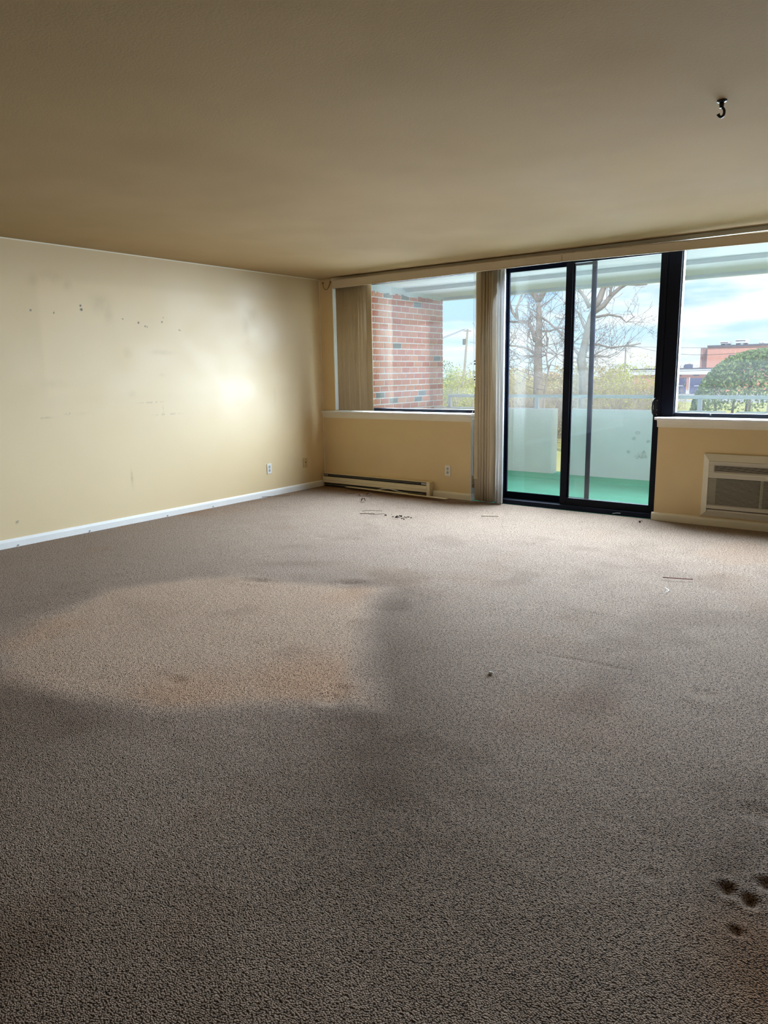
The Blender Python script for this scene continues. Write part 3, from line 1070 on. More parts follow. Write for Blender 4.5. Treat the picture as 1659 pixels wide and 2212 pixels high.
frame_side([(AX0, AZ1), (AX1, AZ1), (IX0, IZ1), (IX1, IZ1)]).build('frame_rail', M['acsleeve'], ac)
frame_side([(AX0, AZ0), (AX1, AZ0), (IX0, IZ0), (IX1, IZ0)]).build('frame_rail', M['acsleeve'], ac)
frame_side([(AX0, AZ0), (AX0, AZ1), (IX0, IZ0), (IX0, IZ1)]).build('frame_stile', M['acsleeve'], ac)
frame_side([(AX1, AZ0), (AX1, AZ1), (IX1, IZ0), (IX1, IZ1)]).build('frame_stile', M['acsleeve'], ac)
MB().box(IX0, IX1, -.012, -.002, IZ0, IZ1).build('dark_interior', M['dark'], ac)
# face panel bars around the two grilles
body = MB()
body.box(IX0, IX1, -.044, -.013, .534, IZ1)
body.box(IX0, 4.482, -.044, -.013, .480, .534)
body.box(5.40, IX1, -.044, -.013, .480, .534)
body.box(IX0, IX1, -.044, -.013, .424, .480)
body.box(IX0, IX1, -.044, -.013, .158, .190)
body.build('face_panel', M['acbody'], ac, bevel=.002)
MB().box(IX0 + .004, IX1 - .004, -.050, -.0445, .560, .566).build('top_lip', M['acsleeve'], ac)
MB().box(4.484, 5.35, -.052, -.0445, .462, .470).build('panel_lip', M['acsleeve'], ac)
MB().box(4.88, 5.30, -.0475, -.0445, .440, .461).build('control_flap', M['acsleeve'], ac, bevel=.001)
g = MB()
for x0, x1, z0, z1 in ((4.470, 4.476, .476, .540), (4.476, 5.406, .476, .4815), (4.476, 5.406, .5345, .540), (5.406, 5.412, .476, .540)):
    g.box(x0, x1, -.047, -.0441, z0, z1)
g.build('vent_rim', M['acbody'], ac)
for k in range(6):
    z = .486 + k * .0085
    MB().box(4.482, 5.40, -.043, -.034, z, z + .0022).build('vent_louver', M['acbody'], ac)
NL = 21
for k in range(NL):
    z = .194 + k * (.424 - .194) / NL
    MB().prism([(-.044, z), (-.044, z + .0036), (-.030, z + .0036), (-.030, z)], 'x', IX0 + .001, IX1 - .001).build('grille_louver', M['acbody'], ac)
for x0, x1 in ((IX0, 4.498), (4.842, 4.862), (5.2, 5.22)):
    MB().box(x0, x1, -.025, -.0125, .190, .424).build('grille_strut', M['acsleeve'], ac)
MB().box(IX0 + .002, IX1 - .002, -.040, -.013, .1325, .150).build('bottom_sill', M['acbody'], ac)

# ------------------------------------------------------------------ hooks
hk = thing('ceiling_hook', 'black swag hook screwed into the ceiling', 'hook', (5.088, -3.155, H))
MB().tube([(5.088, -3.155, H + .002), (5.088, -3.155, H - .004), (5.088, -3.155, H - .008)], [.020, .020, .012], 20).build('base_flange', M['blackiron'], hk, smooth=True)
MB().tube([(5.088, -3.155, H - .006), (5.088, -3.155, H - .028)], [.010, .0085], 12).build('stem', M['blackiron'], hk, smooth=True)
HR = Vector((.797, .604, 0))
hc = Vector((5.088, -3.155, H - .045))
pts = []
for i in range(15):
    t = math.radians(80 - i * 17)
    pts.append(hc + HR * (.013 * math.cos(t)) + Vector((0, 0, .018 * math.sin(t))))
MB().tube(pts, [.0055] * 13 + [.006, .0075], 8).build('hook_curl', M['blackiron'], hk, smooth=True)

ch = thing('curtain_hook', 'brass holdback hook under the ceiling in the left corner', 'hook', (.20, -.03, 2.31))
pts = [(.205, -.015, 2.432), (.200, -.03, 2.38), (.190, -.045, 2.335), (.170, -.055, 2.312), (.145, -.06, 2.315), (.125, -.062, 2.340), (.118, -.062, 2.375)]
MB().tube(pts, [.009, .008, .007, .0055, .005, .004, .004], 8).build('hook_arm', M['brass'], ch, smooth=True)
MB().ball((.118, -.062, 2.388), .014).build('ball_end', M['brass'], ch, smooth=True)
MB().box(.192, .216, -.018, -.001, 2.40, 2.436).build('bracket', M['brass'], ch, bevel=.002)

# ------------------------------------------------------------------ litter on the carpet


def leaf(name, label, x, y, s, ang, curl=.5, mt='leaf_dead'):
    me = MB()
    n = 6
    ca, sa = math.cos(ang), math.sin(ang)
    top = []
    for i in range(n + 1):
        t = i / n
        w = s * .32 * math.sin(math.pi * min(1, t * .96 + .04)) + .001
        zc = .012 + curl * s * (math.sin(math.pi * t) * .5)
        for k in (-1, 0, 1):
            u = (t - .5) * s
            v = k * w
            z = zc + (.25 * w if k else 0)
            top.append((x + u * ca - v * sa, y + u * sa + v * ca, z))
    b0 = len(me.v)
    me.v += top + [(p[0], p[1], p[2] - .0025) for p in top]
    N = len(top)
    for i in range(n):
        for k in (0, 1):
            q = (b0 + i * 3 + k, b0 + i * 3 + k + 1, b0 + i * 3 + k + 4, b0 + i * 3 + k + 3)
            me.f.append(q)
            me.f.append(tuple(j + N for j in q[::-1]))
    me.tube([(x - s * .5 * ca, y - s * .5 * sa, .012), (x - s * .8 * ca, y - s * .8 * sa, .016)], .0015, 4)
    return tag(me.build(name, M[mt]), label, 'leaf', 'dead leaves on the carpet')


leaf('dead_leaf', 'upright curled dead leaf farthest from the heater', 1.159, -.70, .055, 1.2, 1.2)
leaf('dead_leaf', 'dark crumpled dead leaf right of the small curled one by the heater', .965, -.345, .07, .2, .6)
leaf('dead_leaf', 'small curled dead leaf between twig and dark leaf by the heater', .893, -.41, .06, -.3, .3, 'twig_dead')
leaf('dead_leaf', 'tan dead leaf half under the loose metal strip', 1.20, -.215, .07, .1, .2, 'twig_dead')


def twig(name, label, pts, r=.003, mt='twig_dead', cat='twig', z=.010):
    return tag(MB().tube([(x, y, z + r * (1 + (i % 2))) for i, (x, y) in enumerate(pts)], r, 5).build(name, M[mt], None, smooth=True), label, cat)


twig('dry_twig', 'bent dry twig on the carpet nearest the heater', [(.60, -.33), (.64, -.38), (.70, -.38), (.77, -.38)], .0045)
twig('dry_twig', 'forked dry twig on the carpet in front of the heater', [(1.57, -1.27), (1.62, -1.25), (1.69, -1.19), (1.66, -1.24), (1.72, -1.21), (1.78, -1.15)], .0035)
twig('dry_twig', 'thin straight twig behind the forked one', [(1.50, -1.14), (1.56, -1.08), (1.66, -1.03)], .0025)
twig('dry_twig', 'thin dark twig on the carpet in front of the blinds', [(2.62, -.75), (2.70, -.72), (2.76, -.67)], .003)
twig('dry_twig', 'long thin stalk along the left skirting', [(.03, -1.10), (.10, -1.0), (.22, -.86)], .003)
twig('straw', 'pale straw on the carpet at the door threshold', [(3.60, .02), (3.63, .05), (3.66, .066)], .002, 'cord', 'straw', .012)
twig('thread', 'dark red thread lying on the carpet', [(4.62, -1.90), (4.70, -1.885), (4.79, -1.84)], .003, 'thread_red', 'thread')
twig('thread', 'curved pale thread near the red one', [(4.70, -2.12), (4.735, -2.17), (4.725, -2.24), (4.70, -2.26)], .0018, 'cord', 'thread')
dc = MB()
for k in range(26):
    x, y = 1.93 + random.gauss(.03, .07), -1.17 + random.gauss(0, .035)
    s = random.uniform(.003, .011)
    dc.tube([(x - s, y, .012), (x + s, y + random.uniform(-s, s), .014)], [s * .5, s * .7], 5)
tag(dc.build('dirt_clump', M['dirt']), 'scatter of dark crumbs on the carpet in front of the heater', 'dirt', None, 'stuff')
lb = MB()
lb.ball((4.431, -3.88, .010), .008, 7, 5)
lb.ball((4.440, -3.876, .010), .006, 6, 4)
tag(lb.build('lint_ball', M['cord']), 'small pale lint ball in the middle of the carpet', 'lint')
ls_ = MB().ball((3.926, -.20, .010), .009, 7, 5).tube([(3.915, -.20, .012), (3.945, -.19, .016)], .003, 5)
tag(ls_.build('dirt_crumb', M['dirt']), 'dark crumb on the carpet before the right breast wall', 'dirt')

# ------------------------------------------------------------------ balcony
YP = 2.45
bf = MB().box(-.25, 7.6, .22, 2.78, -.30, -.03).build('floor_balcony', M['turf'])
struct(bf)
# ridge of overlapped outdoor carpet
MB().prism([(2.02, -.03), (2.03, -.012), (2.42, -.012), (2.45, -.03)], 'x', .02, 7.5).build('carpet_lap', M['turf'], bf)


def parapet(label, x0, x1, y1=2.645):
    p_ = thing('balcony_parapet', label, 'parapet', ((x0 + x1) / 2, YP, -.03), 'parapet panels of the balcony')
    MB().box(x0, x1, YP, y1, -.03, .845).build('panel', M['concrete'], p_, bevel=.008)
    return p_


parapet('white concrete parapet panel seen through the left door pane', .01, 1.883)
parapet('white concrete parapet panel with flaked paint seen through the right door pane', 2.115, 3.978)
parapet('white concrete parapet panel behind the window over the air conditioner', 4.121, 7.5)
# flaked paint on the middle panel
flake_mat = mat('bare_concrete', (0.64, 0.665, 0.665), .9, var=.25, scale=25, bump=.5, bscale=60)
par2 = [o for o in bpy.data.objects if o.name.startswith('balcony_parapet')][1]
for (x, z, r) in ((3.10, .30, .07), (3.03, .27, .035), (3.02, .57, .035), (3.16, .47, .03), (2.98, .50, .03), (2.92, .33, .03)):
    n = 14
    ring = [(x + r * random.uniform(.6, 1.1) * math.cos(2 * math.pi * k / n), z + r * .8 * random.uniform(.6, 1.1) * math.sin(2 * math.pi * k / n)) for k in range(n)]
    MB().prism(ring, 'y', YP - .003, YP + .002).build('paint_flake', flake_mat, par2)

rl = thing('balcony_railing', 'pale grey metal handrail on posts above the balcony parapet', 'railing', (2.5, 2.53, .845))
MB().box(.215, 7.5, 2.495, 2.565, .990, 1.032).build('top_rail', M['rail'], rl, bevel=.008)
for x in (.238, 1.623, 3.710, 4.45, 5.9, 7.3):
    po = MB().box(x - .024, x + .024, 2.512, 2.548, .845, .992).build('post', M['rail'], rl, bevel=.003)
    MB().box(x - .04, x + .04, 2.495, 2.565, .8455, .853).build('foot_plate', M['rail'], po)

cb = MB()
cb.prism([(.20, 2.47), (1.72, 2.47), (1.735, 2.424), (2.71, 2.424), (2.715, 2.389), (2.80, 2.385), (2.80, 2.72), (.20, 2.72)], 'x', -.26, 7.6)
struct(cb.build('ceiling_balcony', M['soffit']))
MB().box(-.26, .03, .22, 2.73, 2.395, 2.47).build('wall_beam', M['soffit'])['kind'] = 'structure'
MB().box(7.5, 7.7, .22, 2.78, -.03, 2.43).build('wall_balcony_right', M['concrete'])['kind'] = 'structure'

# brick side wall of the balcony
bw = struct(thing('wall_brick', None, None, (0, 1.4, -.03)))
MB().box(-.25, .0045, .22, 2.695, -.03, 2.40).build('mortar_bed', M['mortar'], bw)
CH = .0813
rest = MB()
cache = {}
grey_at = {(0, 1.75), (14, 2.25), (16, 1.15), (17, 1.45), (17, 2.05)}
row = 0
ztop = 2.405
while ztop - row * CH > .05:
    z1 = ztop - row * CH - .010
    z0 = z1 - (CH - .014)
    y = .25 - (.10 if row % 2 else 0)
    while y < 2.70:
        a, b_ = max(.23, y + .007), min(2.700, y + .193)
        if b_ - a > .03:
            vis = z0 > .80 and b_ > .85
            if vis:
                key = round(b_ - a, 3)
                if key not in cache:
                    hw = key / 2
                    mb = MB().box(-.02, .0, -hw, hw, -(CH - .014) / 2, (CH - .014) / 2)
                    me = bpy.data.meshes.new('brick')
                    me.from_pydata(mb.v, [], mb.f)
                    cache[key] = me
                me = cache[key]
                g_ = any(r == row and abs(yy - (a + b_) / 2) < .09 for r, yy in grey_at) or random.random() < .03
                o = bpy.data.objects.new('brick', me)
                col.objects.link(o)
                o.parent = bw
                o.location = Vector((.007 + random.uniform(-.0015, .0015), (a + b_) / 2, (z0 + z1) / 2)) - OFF[bw.name]
                o.rotation_euler = (random.uniform(-.006, .006), 0, random.uniform(-.008, .008))
                if not me.materials:
                    me.materials.append(M['brick'])
                if g_:
                    o.material_slots[0].link = 'OBJECT'
                    o.material_slots[0].material = M['brickgrey']
            else:
                rest.box(-.015, .007, a, b_, z0, z1)
        y += .20
    row += 1
tag(rest.build('bricks', M['brick'], bw), kind='stuff')
# end-on bricks of the pier's outer face
endb = MB()
for k in range(row):
    z1 = ztop - k * CH - .010
    endb.box(-.24, .004, 2.690, 2.701, z1 - (CH - .014), z1)
tag(endb.build('end_bricks', M['brick'], bw), kind='stuff')
# paint slopped over the top course
pr = random.Random(3)
dr = MB()
y = .9
while y < 2.70:
    w = pr.uniform(.03, .09)
    dr.box(.0085, .0115, y, min(2.70, y + w), 2.398 - pr.uniform(.004, .030), 2.41)
    y += w
dr.build('paint_drip', M['soffit'], bw)

# ------------------------------------------------------------------ grounds
GZ = -3.2
gr = MB().box(-260, 260, 3.2, 420, GZ - .3, GZ).build('floor_lawn', M['grass'])
struct(gr)
p0, p1 = at(1300, 860, 100), at(1760, 860, 100)
tag(struct(MB().box(p0.x - 30, p1.x + 60, 97, 131, GZ, GZ + .04).build('floor_yard', M['asphalt'])))

# far building ------------------------------------------------------
YB = 128
lowA, lowB = at(1368, 800, YB).x, at(1546, 800, YB).x
zt = at(1500, 797, YB).z
zf = at(1500, 809, YB).z
wg = thing('warehouse_wing', 'low pink brick loading wing with pale fascia beyond the lawn', 'building', ((lowA + lowB) / 2, YB, GZ))
MB().box(lowA, lowB, YB, YB + 14, GZ, zf).build('wall', M['bldg'], wg)
MB().box(lowA - .3, lowB + .3, YB - .5, YB + 14, zf, zt).build('fascia', M['fascia'], wg)
MB().box(lowA - .4, lowB + .4, YB - .6, YB + 14.2, zt, zt + .18).build('roof_edge', M['roofedge'], wg)
MB().box(lowA, lowB, YB - .06, YB + .02, GZ, at(1500, 843, YB).z).build('plinth', M['fascia'], wg)
for (xa, xb) in ((1491, 1519), (1461, 1481), (1424, 1444)):
    A, B = at(xa, 817, YB), at(xb, 855, YB)
    d_ = MB().box(A.x, B.x, YB - .12, YB + .05, GZ + .05, A.z).build('dock_door', M['dockdoor'], wg)
    MB().box(A.x - .15, A.x, YB - .16, YB + .02, GZ, A.z + .15).build('door_jamb', M['fascia'], d_)
    MB().box((A.x + B.x) / 2 - .4, (A.x + B.x) / 2 + .4, YB - .18, YB - .12, (A.z + GZ) / 2, (A.z + GZ) / 2 + .12).build('door_pull', M['fascia'], d_)
for px in (1504, 1466):
    q = at(px, 810, YB)
    MB().box(q.x - .4, q.x + .4, YB - .4, YB, q.z - .15, q.z + .1).build('wall_lamp', M['roofedge'], wg)
for (xa, xb, yt, mt) in ((1482, 1495, 787, 'dockdoor'), (1474, 1480, 789, 'hvac'), (1500, 1506, 788, 'hvac')):
    A, B = at(xa, yt, YB + 5), at(xb, yt, YB + 5)
    MB().box(A.x, B.x, YB + 4, YB + 6, zt, A.z).build('roof_vent', M[mt], wg)

YT = 146
xl, xr = at(1528, 760, YT).x, at(1790, 760, YT).x
ztall = at(1540, 750, YT).z
tb = thing('warehouse_block', 'tall pink brick block with white roof units behind the green tree', 'building', ((xl + xr) / 2, YT, GZ))
MB().box(xl, xr, YT, YT + 20, GZ, ztall).build('wall', M['bldg'], tb)
MB().box(xl + .0, xr + .3, YT - .3, YT + 20, ztall, ztall + .35).build('roof_edge', M['roofedge'], tb)
q0, q1 = at(1514, 752, YT + 1.5), at(1529, 752, YT + 1.5)
MB().box(q0.x, q1.x, YT + 1.5, YT + 18, GZ, q0.z).build('side_face', M['bldgside'], tb)  # block's receding left side, a separate box in the shaded colour
for k in range(5):
    xx = q0.x + (q1.x - q0.x) * (k + .5) / 5
    MB().box(xx - .06, xx + .06, YT + 1.38, YT + 1.5, GZ, q0.z - .3).build('metal_rib', M['bldgside'], tb)
A, B = at(1575, 767, YT), at(1586, 777, YT)
wi = MB().box(A.x, B.x, YT - .1, YT + .05, B.z, A.z).build('window', M['dockdoor'], tb)
for (xa, xb, yt, mt) in ((1557, 1577, 737.5, 'hvac'), (1589.5, 1614, 733.5, 'hvac')):
    A, B = at(xa, yt, YT + 3), at(xb, 748, YT + 3)
    u_ = thing('roof_unit', 'white rooftop unit, %s of the two on the tall pink block' % ('smaller' if xa < 1580 else 'larger'), 'roof unit', (A.x, YT + 3, ztall + .35), 'rooftop units')
    MB().box(A.x, B.x, YT + 2, YT + 5, ztall + .65, A.z).build('housing', M['hvac'], u_)
    for xx in (A.x + .4, B.x - .4):
        MB().box(xx - .15, xx + .15, YT + 2.2, YT + 4.8, ztall + .35, ztall + .65).build('foot', M['roofedge'], u_)
    MB().box(A.x + .2, B.x - .2, YT + 1.95, YT + 2, A.z - .35, A.z - .2).build('vent_slot', M['roofedge'], u_)
q = at(1526, 741, YT + 1)
ld = MB()
for dx in (0, .5, .95):
    ld.tube([(q.x + dx - .6, YT + 1, q0.z), (q.x + dx - .6, YT + 1, q.z)], .06, 5)
for dz in (0, -.35, -.7):
    ld.tube([(q.x - .6, YT + 1, q.z + dz), (q.x + .35, YT + 1, q.z + dz)], .05, 5)
ld.build('ladder_cage', M['hvac'], tb)
for px in (1643, 1650):
    q = at(px, 740, YT + 3)
    MB().tube([(q.x, YT + 3, ztall + .3), (q.x, YT + 3, q.z)], .15, 8).ball((q.x, YT + 3, q.z), .3, 8, 5).build('vent_pipe', M['hvac'], tb)

A, B = at(1486, 862, 104), at(1506, 870, 104)
yb = thing('yard_barrier', 'yellow barrier at the edge of the yard before the loading doors', 'barrier', ((A.x + B.x) / 2, 104, GZ))
MB().box(A.x, B.x, 103.9, 104.1, B.z, A.z).build('board', M['yellow'], yb)
for xx in (A.x + .3, B.x - .3):
    MB().box(xx - .06, xx + .06, 103.95, 104.05, GZ, B.z).build('post', M['roofedge'], yb)

# utility poles and wires -------------------------------------------
YU = 82
a_, b_ = at(1010, 711, YU), at(1001, 830, YU)
foot = b_ + (b_ - a_) * ((GZ - b_.z) / (b_.z - a_.z))
up = thing('utility_pole', 'leaning utility pole with transformer seen through the left window', 'utility pole', foot)
MB().tube([foot, a_], [.20, .13], 8).build('pole', M['pole'], up)
c_ = a_ + (foot - a_) * .025
ca = MB().tube([c_ + Vector((-.75, .25, .08)), c_ + Vector((.75, -.25, -.02))], .07, 5).build('crossarm', M['pole'], up)
for t in (-.7, -.35, .35, .7):
    MB().tube([c_ + Vector((t, -t * .33, .06)), c_ + Vector((t, -t * .33, .26))], .05, 5).build('insulator', M['hvac'], ca)
tq = a_ + (foot - a_) * .16
MB().tube([tq + Vector((-.35, 0, -.45)), tq + Vector((-.35, 0, .35))], .26, 10).build('transformer', M['grey'], up)
a2, b2_ = at(1352, 747, 95), at(1351, 800, 95)
up2 = thing('utility_pole', 'thin distant utility pole behind the right-hand bare tree', 'utility pole', (b2_.x, 95, GZ))
MB().tube([(b2_.x, 95, GZ), a2], [.16, .10], 7).build('pole', M['pole'], up2)
MB().tube([a2 + Vector((-1.1, 0, -.1)), a2 + Vector((1.1, 0, -.1))], .06, 5).build('crossarm', M['pole'], up2)


def wire(label, p, q, sag=.5, r=.025):
    pts = [p.lerp(q, t / 16) - Vector((0, 0, sag * 4 * (t / 16) * (1 - t / 16))) for t in range(17)]
    return tag(MB().tube(pts, r, 4).build('power_line', M['wire']), label, 'power line', 'overhead power lines')


wire('upper power line running left from the leaning utility pole', c_ + Vector((-.7, .2, .3)), at(700, 800, 30), .3)
wire('second power line running left from the leaning utility pole', c_ + Vector((-.35, .1, .3)), at(690, 815, 30), .3)
wire('topmost power line left of the tall pink block', a2 + Vector((-1, 0, 0)), at(1760, 748, 80), .2)
wire('second power line crossing the tall pink block', a2 + Vector((1, 0, 0)), at(1760, 735, 62), 1.2)
wire('lowest heavy power line crossing the green tree', at(1180, 802, 95), at(1760, 793, 46), .2, .022)
wire('thin power line just above the treetops behind the bare trees', at(930, 802, 100), at(1352, 790, 95), .3, .02)

# ------------------------------------------------------------------ trees


def grow(mb, p, d, ln, r, depth, rnd, buds, seg=4, sides=4, up=.12, wob=.28, rate=2.6):
    """recursive bare branch; twig tips carry buds"""
    pts, rr = [p.copy()], [r]
    step = ln / seg
    for i in range(seg):
        d = (d + Vector((rnd.gauss(0, wob), rnd.gauss(0, wob), rnd.gauss(0, wob) + up)) * .6).normalized()
        p = p + d * step
        pts.append(p.copy())
        rr.append(max(.007, r * (1 - .75 * (i + 1) / seg)))
    mb.tube(pts, rr, sides if depth > 0 else 3, cap=False)
    if depth == 0:
        for k in range(3):
            q = pts[rnd.randint(1, seg)]
            buds.append(q + Vector((rnd.gauss(0, .05), rnd.gauss(0, .05), rnd.gauss(0, .05))))
        return
    nb = max(2, int(rate * (1 + rnd.random()) + .3))
    for k in range(nb):
        t = rnd.uniform(.25, 1.0)
        i = min(seg - 1, int(t * seg))
        q = pts[i].lerp(pts[i + 1], t * seg - i)
        ax = Vector((rnd.gauss(0, 1), rnd.gauss(0, 1), rnd.gauss(0, .6))).normalized()
        nd = (d * .75 + ax * .85 + Vector((0, 0, .12))).normalized()
        grow(mb, q, nd, ln * rnd.uniform(.45, .72), max(.008, r * .48), depth - 1, rnd, buds, 4, 4, up, wob, rate)


def leaf_cloud(mb, pts, size, rnd):
    for p in pts:
        s = size * rnd.uniform(.6, 1.3)
        a = Vector((rnd.gauss(0, 1), rnd.gauss(0, 1), rnd.gauss(0, 1))).normalized() * s
        b = Vector((rnd.gauss(0, 1), rnd.gauss(0, 1), rnd.gauss(0, 1))).normalized() * s * .7
        i = len(mb.v)
        mb.v += [tuple(p - a * .5), tuple(p + b * .5), tuple(p + a * .5), tuple(p - b * .5)]
        mb.f.append((i, i + 1, i + 2, i + 3))


def bare_tree(label, Yt, trunk, limbs, rt, seed):
    """trunk and limbs traced in the tree's own upright plane, then given depth"""
    rnd = random.Random(seed)
    base = at(trunk[0][0], trunk[0][1], Yt)
    t_ = thing('bare_tree', label, 'tree', (base.x, Yt, GZ), 'bare trees beyond the balcony')
    tp = [at(x, y, Yt) for x, y in trunk]
    tp = [Vector((tp[0].x, Yt, GZ))] + tp
    rr = [rt * (1.15 - .75 * i / (len(tp) - 1)) for i in range(len(tp))]
    MB().tube(tp, rr, 9).build('trunk', M['bark'], t_, smooth=True)
    tw = MB()
    buds = []
    for (lp, r0, r1, depth_slope) in limbs:
        P = [at(x, y, Yt) for x, y in lp]
        P = [q + Vector((0, depth_slope * (q - P[0]).length, 0)) for q in P]
        R_ = [r0 + (r1 - r0) * i / (len(P) - 1) for i in range(len(P))]
        MB().tube(P, R_, 6).build('limb', M['bark'], t_, smooth=True)
        L_ = sum((P[i + 1] - P[i]).length for i in range(len(P) - 1))
        n = max(4, int(L_ / .55))
        for k in range(n):
            t = rnd.uniform(.12, 1)
            i = min(len(P) - 2, int(t * (len(P) - 1)))
            q = P[i].lerp(P[i + 1], t * (len(P) - 1) - i)
            d = (P[i + 1] - P[i]).normalized()
            ax = Vector((rnd.gauss(0, 1), rnd.gauss(0, .8), rnd.gauss(0, .8))).normalized()
            grow(tw, q, (d * .6 + ax).normalized(), rnd.uniform(.9, 2.0), rnd.uniform(.014, .024), 2, rnd, buds, rate=2.0)
    for k in range(12):
        i = rnd.randint(len(tp) // 2, len(tp) - 1)
        ax = Vector((rnd.choice((-1, 1)) * rnd.uniform(.6, 1), rnd.gauss(0, .5), rnd.uniform(-.1, .7))).normalized()
        q = tp[i].lerp(tp[max(0, i - 1)], rnd.random())
        grow(tw, q, ax, rnd.uniform(1.0, 2.2), .022, 2, rnd, buds)
    tag(tw.build('twigs', M['twig'], t_), kind='stuff')
    bd = MB()
    leaf_cloud(bd, buds, .06, rnd)
    tag(bd.build('buds', M['bud'], t_), kind='stuff')
    return t_


def Z2(pts):
    return [(1060 + x / 4.158, 530 + y / 4.158) for x, y in pts]


bare_tree('bare grey tree with a forked trunk seen through the left door pane', 26,
          Z2([(425, 1420), (428, 1200), (426, 1000), (432, 850), (436, 700), (432, 580), (428, 490)]),
          [(Z2([(428, 495), (462, 440), (485, 385), (500, 320), (520, 230), (525, 120)]), .16, .05, .1),
           (Z2([(428, 500), (395, 445), (365, 400), (340, 330), (330, 230), (335, 120)]), .14, .05, -.1),
           (Z2([(405, 860), (378, 780), (335, 705), (270, 680), (205, 688), (120, 680)]), .14, .04, .15),
           (Z2([(240, 668), (236, 570), (270, 490), (310, 400), (340, 300)]), .08, .03, -.1),
           (Z2([(238, 655), (190, 600), (160, 530), (140, 420)]), .09, .03, .2),
           (Z2([(395, 970), (330, 925), (250, 905), (165, 900)]), .07, .03, -.2),
           (Z2([(400, 1000), (330, 990), (260, 995), (170, 950)]), .05, .02, .2),
           (Z2([(450, 770), (520, 770), (600, 740), (690, 760)]), .06, .02, .2),
           (Z2([(445, 640), (530, 690), (640, 780), (720, 850)]), .06, .02, -.2)], .235, 3)
bare_tree('bare tree with a bent trunk leaning right behind the middle of the sliding door', 30,
          Z2([(848, 1420), (845, 1300), (838, 1150), (812, 1030), (838, 930), (868, 780), (898, 650), (930, 560)]),
          [(Z2([(930, 560), (975, 480), (1000, 400), (1030, 340), (1060, 220), (1080, 100)]), .20, .07, .1),
           (Z2([(925, 600), (1010, 540), (1070, 455), (1150, 380), (1210, 345), (1330, 350), (1390, 345)]), .15, .03, .1),
           (Z2([(890, 560), (850, 470), (800, 400), (770, 320), (740, 200)]), .12, .04, -.1),
           (Z2([(945, 645), (1050, 620), (1150, 640), (1200, 690), (1275, 630)]), .07, .02, .2),
           (Z2([(870, 780), (820, 700), (780, 610), (730, 560), (640, 520)]), .09, .03, .15),
           (Z2([(800, 1000), (760, 930), (735, 860), (690, 800)]), .08, .03, -.2),
           (Z2([(850, 900), (960, 890), (1060, 920), (1200, 900), (1320, 880)]), .07, .02, .2),
           (Z2([(1075, 450), (1075, 380), (1065, 300), (1080, 200)]), .08, .03, .2),
           (Z2([(830, 1000), (900, 1010), (1000, 990), (1100, 1010)]), .06, .02, -.2)], .30, 9)
bare_tree('slender bare sapling between the two big bare trees', 22,
          Z2([(480, 1420), (485, 1320), (505, 1200), (518, 1120), (505, 1040), (500, 960)]),
          [(Z2([(505, 1000), (480, 950), (455, 900), (450, 840)]), .025, .01, .1),
           (Z2([(518, 1120), (545, 1050), (590, 1000), (620, 920)]), .025, .01, -.1),
           (Z2([(500, 970), (510, 890), (515, 820)]), .02, .01, .1)], .055, 21)


def shrub(label, px, ptop, pbot, Ys, wpx, nleaf, nstem, lsize, mt, seed, name='shrub', group='spring shrubs beyond the balcony', stem_top=.95):
    rnd = random.Random(seed)
    c = at(px, (ptop + pbot) / 2, Ys)
    zt_ = at(px, ptop, Ys).z
    zb_ = GZ
    halfw = wpx * (Ys + 6.6) / FPX / 2 * 1.25
    t_ = thing(name, label, name.split('_')[-1], (c.x, Ys, GZ), group)
    st_ = MB()
    tips = []
    for k in range(nstem):
        x = c.x + rnd.uniform(-1, 1) * halfw
        y = Ys + rnd.uniform(-1, 1) * min(.8, halfw)
        hgt = (zt_ - zb_) * (1 - .45 * ((x - c.x) / halfw) ** 2) * rnd.uniform(.55, stem_top)
        lean = Vector((rnd.gauss(0, .25), rnd.gauss(0, .08), 1)).normalized()
        pts = [Vector((x, y, zb_))]
        for i in range(5):
            lean = (lean + Vector((rnd.gauss(0, .16), rnd.gauss(0, .05), 0))).normalized()
            pts.append(pts[-1] + lean * hgt / 5)
        st_.tube(pts, [.03, .026, .022, .018, .014, .009], 4, cap=False)
        for j in range(10):
            i = rnd.randint(1, 5)
            q = pts[i - 1].lerp(pts[i], rnd.random())
            dd = (lean * .5 + Vector((rnd.gauss(0, 1), rnd.gauss(0, .5), rnd.gauss(.2, .6))).normalized()).normalized()
            l_ = rnd.uniform(.4, 1.1)
            m1 = q + dd * l_ * .5
            m2 = q + (dd + Vector((rnd.gauss(0, .3), rnd.gauss(0, .3), rnd.gauss(.1, .3)))).normalized() * l_
            st_.tube([q, m1, m2], [.014, .010, .006], 3, cap=False)
            tips += [m1, m2]
    st_.build('stems', M['brush'], t_)['kind'] = 'stuff'
    lf = MB()
    P = []
    for k in range(nleaf):
        if tips and rnd.random() < .75:
            q = rnd.choice(tips)
            s = .30
            P.append(q + Vector((rnd.gauss(0, s), rnd.gauss(0, .12), rnd.gauss(0, s))))
        else:
            x = rnd.uniform(-1, 1)
            h_ = (zt_ - zb_) * (1 - .45 * x * x)
            P.append(Vector((c.x + x * halfw, Ys + rnd.uniform(-1, 1) * min(1.0, halfw * .5), zb_ + h_ * (1 - abs(rnd.gauss(0, .35))))))
    leaf_cloud(lf, P, lsize, rnd)
    lf.build('foliage', M[mt], t_)['kind'] = 'stuff'
    return t_


